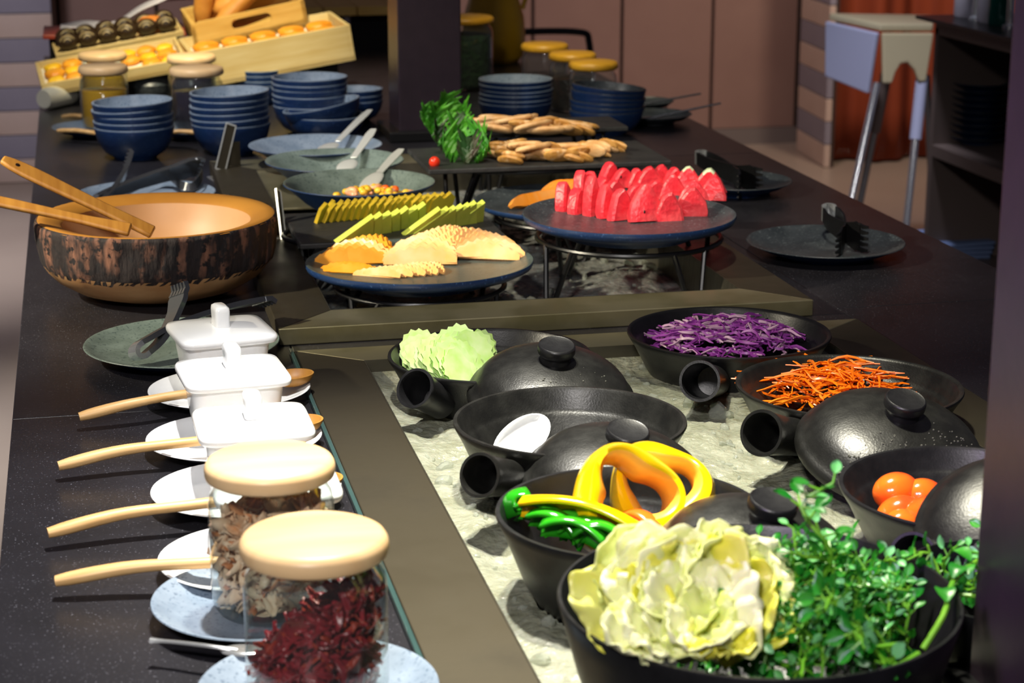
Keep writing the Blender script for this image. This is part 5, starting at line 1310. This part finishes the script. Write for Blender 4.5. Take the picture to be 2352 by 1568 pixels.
for k in range(4):
    o = MB().box((0, 0, 0), (.17, .22, .012)).build('folded_napkin', 'napkin_blue', loc=(sx + .10, yat(2205, sx + .1), zl + .0065 + .0125 * k), rot=(0, 0, RAD(4 * k - 6)), bevel=.004); tag(o, 'folded blue white napkin stacked on the lower shelf', 'napkin', 'napkins on the lower shelf')
zt_ = z1 + .032
for yo, lab in ((.135, 'slim chrome bottle stand on the shelf unit beside the frosted bottle'), (.345, 'slim chrome bottle stand on the shelf unit beside the green bottle')):
    t = thing('bottle_stand', lab, 'stand', (sx + .05, ye - yo, zt_))
    MB().tube([(0, 0, .01), (0, 0, .26)], .011, 16).build('post', 'chrome', t); MB().lathe([(0, 0), (.02, 0), (.02, .008), (.012, .012), (0, .012)], 24).build('foot', 'chrome', t)
for yo, mt, lab in ((.21, 'glass_frost', 'frosted white bottle between the chrome stands on the shelf unit'), (.28, 'bottle_green', 'dark green bottle on the shelf unit'), (.06, 'glass_frost', 'frosted white bottle at the end of the shelf unit')):
    t = thing('bottle', lab, 'bottle', (sx + .05, ye - yo, zt_))
    MB().lathe([(0, 0), (.027, 0), (.030, .006), (.030, .15), (.025, .18), (.013, .21), (.012, .26), (0, .26)], 28).build('bottle_body', mt, t, ang=60)
    MB().lathe([(.0135, .252), (.0135, .275), (0, .276)], 20).build('bottle_cap', 'chrome_dark', t)
# white high chair
hy = 6.35
def hp_(x, y, Y=hy): return pxy(x, y, Y)
base_ = hp_(2020, 300); t = thing('high_chair', 'white plastic high chair with splayed chrome legs near the curtain', 'chair', (base_.x, hy, 0))
def W_(x, y, dy=0): return pxy(x, y, hy + dy) - Vector((base_.x, hy, 0)) + Vector((0, 0, 0))
def panel(name, pts, mt, th=.02):
    P = [Vector(q) for q in pts]; n = (P[1] - P[0]).cross(P[2] - P[0]).normalized() * th
    k = len(P); vs = P + [q + n for q in P]
    MB().add(vs, [tuple(range(k))[::-1], tuple(range(k, 2 * k))] + [(i, (i + 1) % k, k + (i + 1) % k, k + i) for i in range(k)]).build(name, mt, t, smooth=False, bevel=.006)
def flat(pts):
    """keep the first three corners, slide the others along their sight lines onto that plane"""
    O = Vector((base_.x, hy, 0)); P = [Vector(W_(*q)) for q in pts[:3]]; n = (P[1] - P[0]).cross(P[2] - P[0]); C = CAM - O
    for q in pts[3:]:
        d = Vector(W_(*q)) - C; P.append(C + d * ((P[0] - C).dot(n) / d.dot(n)))
    return P
panel('side_shell', flat([(1903, 48, .12), (1902, 174, .12), (2000, 214, -.05), (2022, 75, -.05)]), 'white_plastic')
panel('front_shell', flat([(2022, 75, -.05), (2024, 190, -.05), (2140, 75, -.05), (2122, 186, -.05), (2106, 186, -.05), (2096, 160, -.05), (2080, 142, -.05), (2064, 145, -.05), (2052, 165, -.05), (2044, 190, -.05)])[:2] + flat([(2022, 75, -.05), (2024, 190, -.05), (2140, 75, -.05), (2044, 190, -.05), (2052, 165, -.05), (2064, 145, -.05), (2080, 142, -.05), (2096, 160, -.05), (2106, 186, -.05), (2122, 186, -.05)])[3:] + flat([(2022, 75, -.05), (2024, 190, -.05), (2140, 75, -.05)])[2:3], 'cream_plastic')
panel('tray', [W_(1903, 46, .13), W_(2022, 72, -.06), W_(2142, 72, -.06), W_(2142, 50, .13)], 'cream_plastic', .025)
def leg(a, b, m1, top=None):
    a, b = Vector(a), Vector(b); d = (b - a); q = a + d * (a.z / (a.z - b.z)) if a.z != b.z else b
    q.z = .012
    MB().tube([a, q], .013, 14).build('leg', m1, t)
    if top: MB().tube([a, mix(a, q, .3)], .021, 14).build('leg_sleeve', top, t)
    MB().lathe([(0, -.0115), (.018, -.0115), (.018, .01), (0, .012)], 16, 0, Matrix.Translation(q)).build('foot', 'wire_black', t)
leg(W_(2014, 190, -.04), W_(1958, 452, -.10), 'chrome', None)
leg(W_(2036, 170, .10), W_(1985, 420, .20), 'chrome_dark', 'shelf_brown')
leg(W_(2118, 175, -.04), W_(2082, 516, -.12), 'chrome', 'white_plastic')
leg(W_(2128, 175, .10), W_(2140, 440, .20), 'chrome_dark', None)
# black chair behind the jars
cy_ = 6.6; a_ = pxy(1192, 76, cy_); b_ = pxy(1276, 90, cy_)
t = thing('dining_chair', 'black metal chair behind the far jars', 'chair', ((a_.x + b_.x) / 2, cy_, 0)); w2 = (b_.x - a_.x) / 2 + .12; zt2 = a_.z
MB().tube(curve([(-w2, 0, zt2 - .20), (-w2, 0, zt2 - .03), (-w2 + .04, 0, zt2), (w2 - .05, 0, zt2), (w2, 0, zt2 - .04), (w2, 0, zt2 - .2)], 40), .012, 10).build('back_frame', 'wire_black', t)
MB().box((0, -.18, .45), (2 * w2, .40, .03)).build('seat', 'wire_black', t, smooth=False, bevel=.008)
for s in (-1, 1):
    MB().tube([(s * w2, 0, zt2 - .2), (s * w2, .02, 0)], .012, 10).build('leg', 'wire_black', t)
    MB().tube([(s * (w2 - .02), -.36, .44), (s * (w2 - .01), -.38, 0)], .012, 10).build('leg', 'wire_black', t)
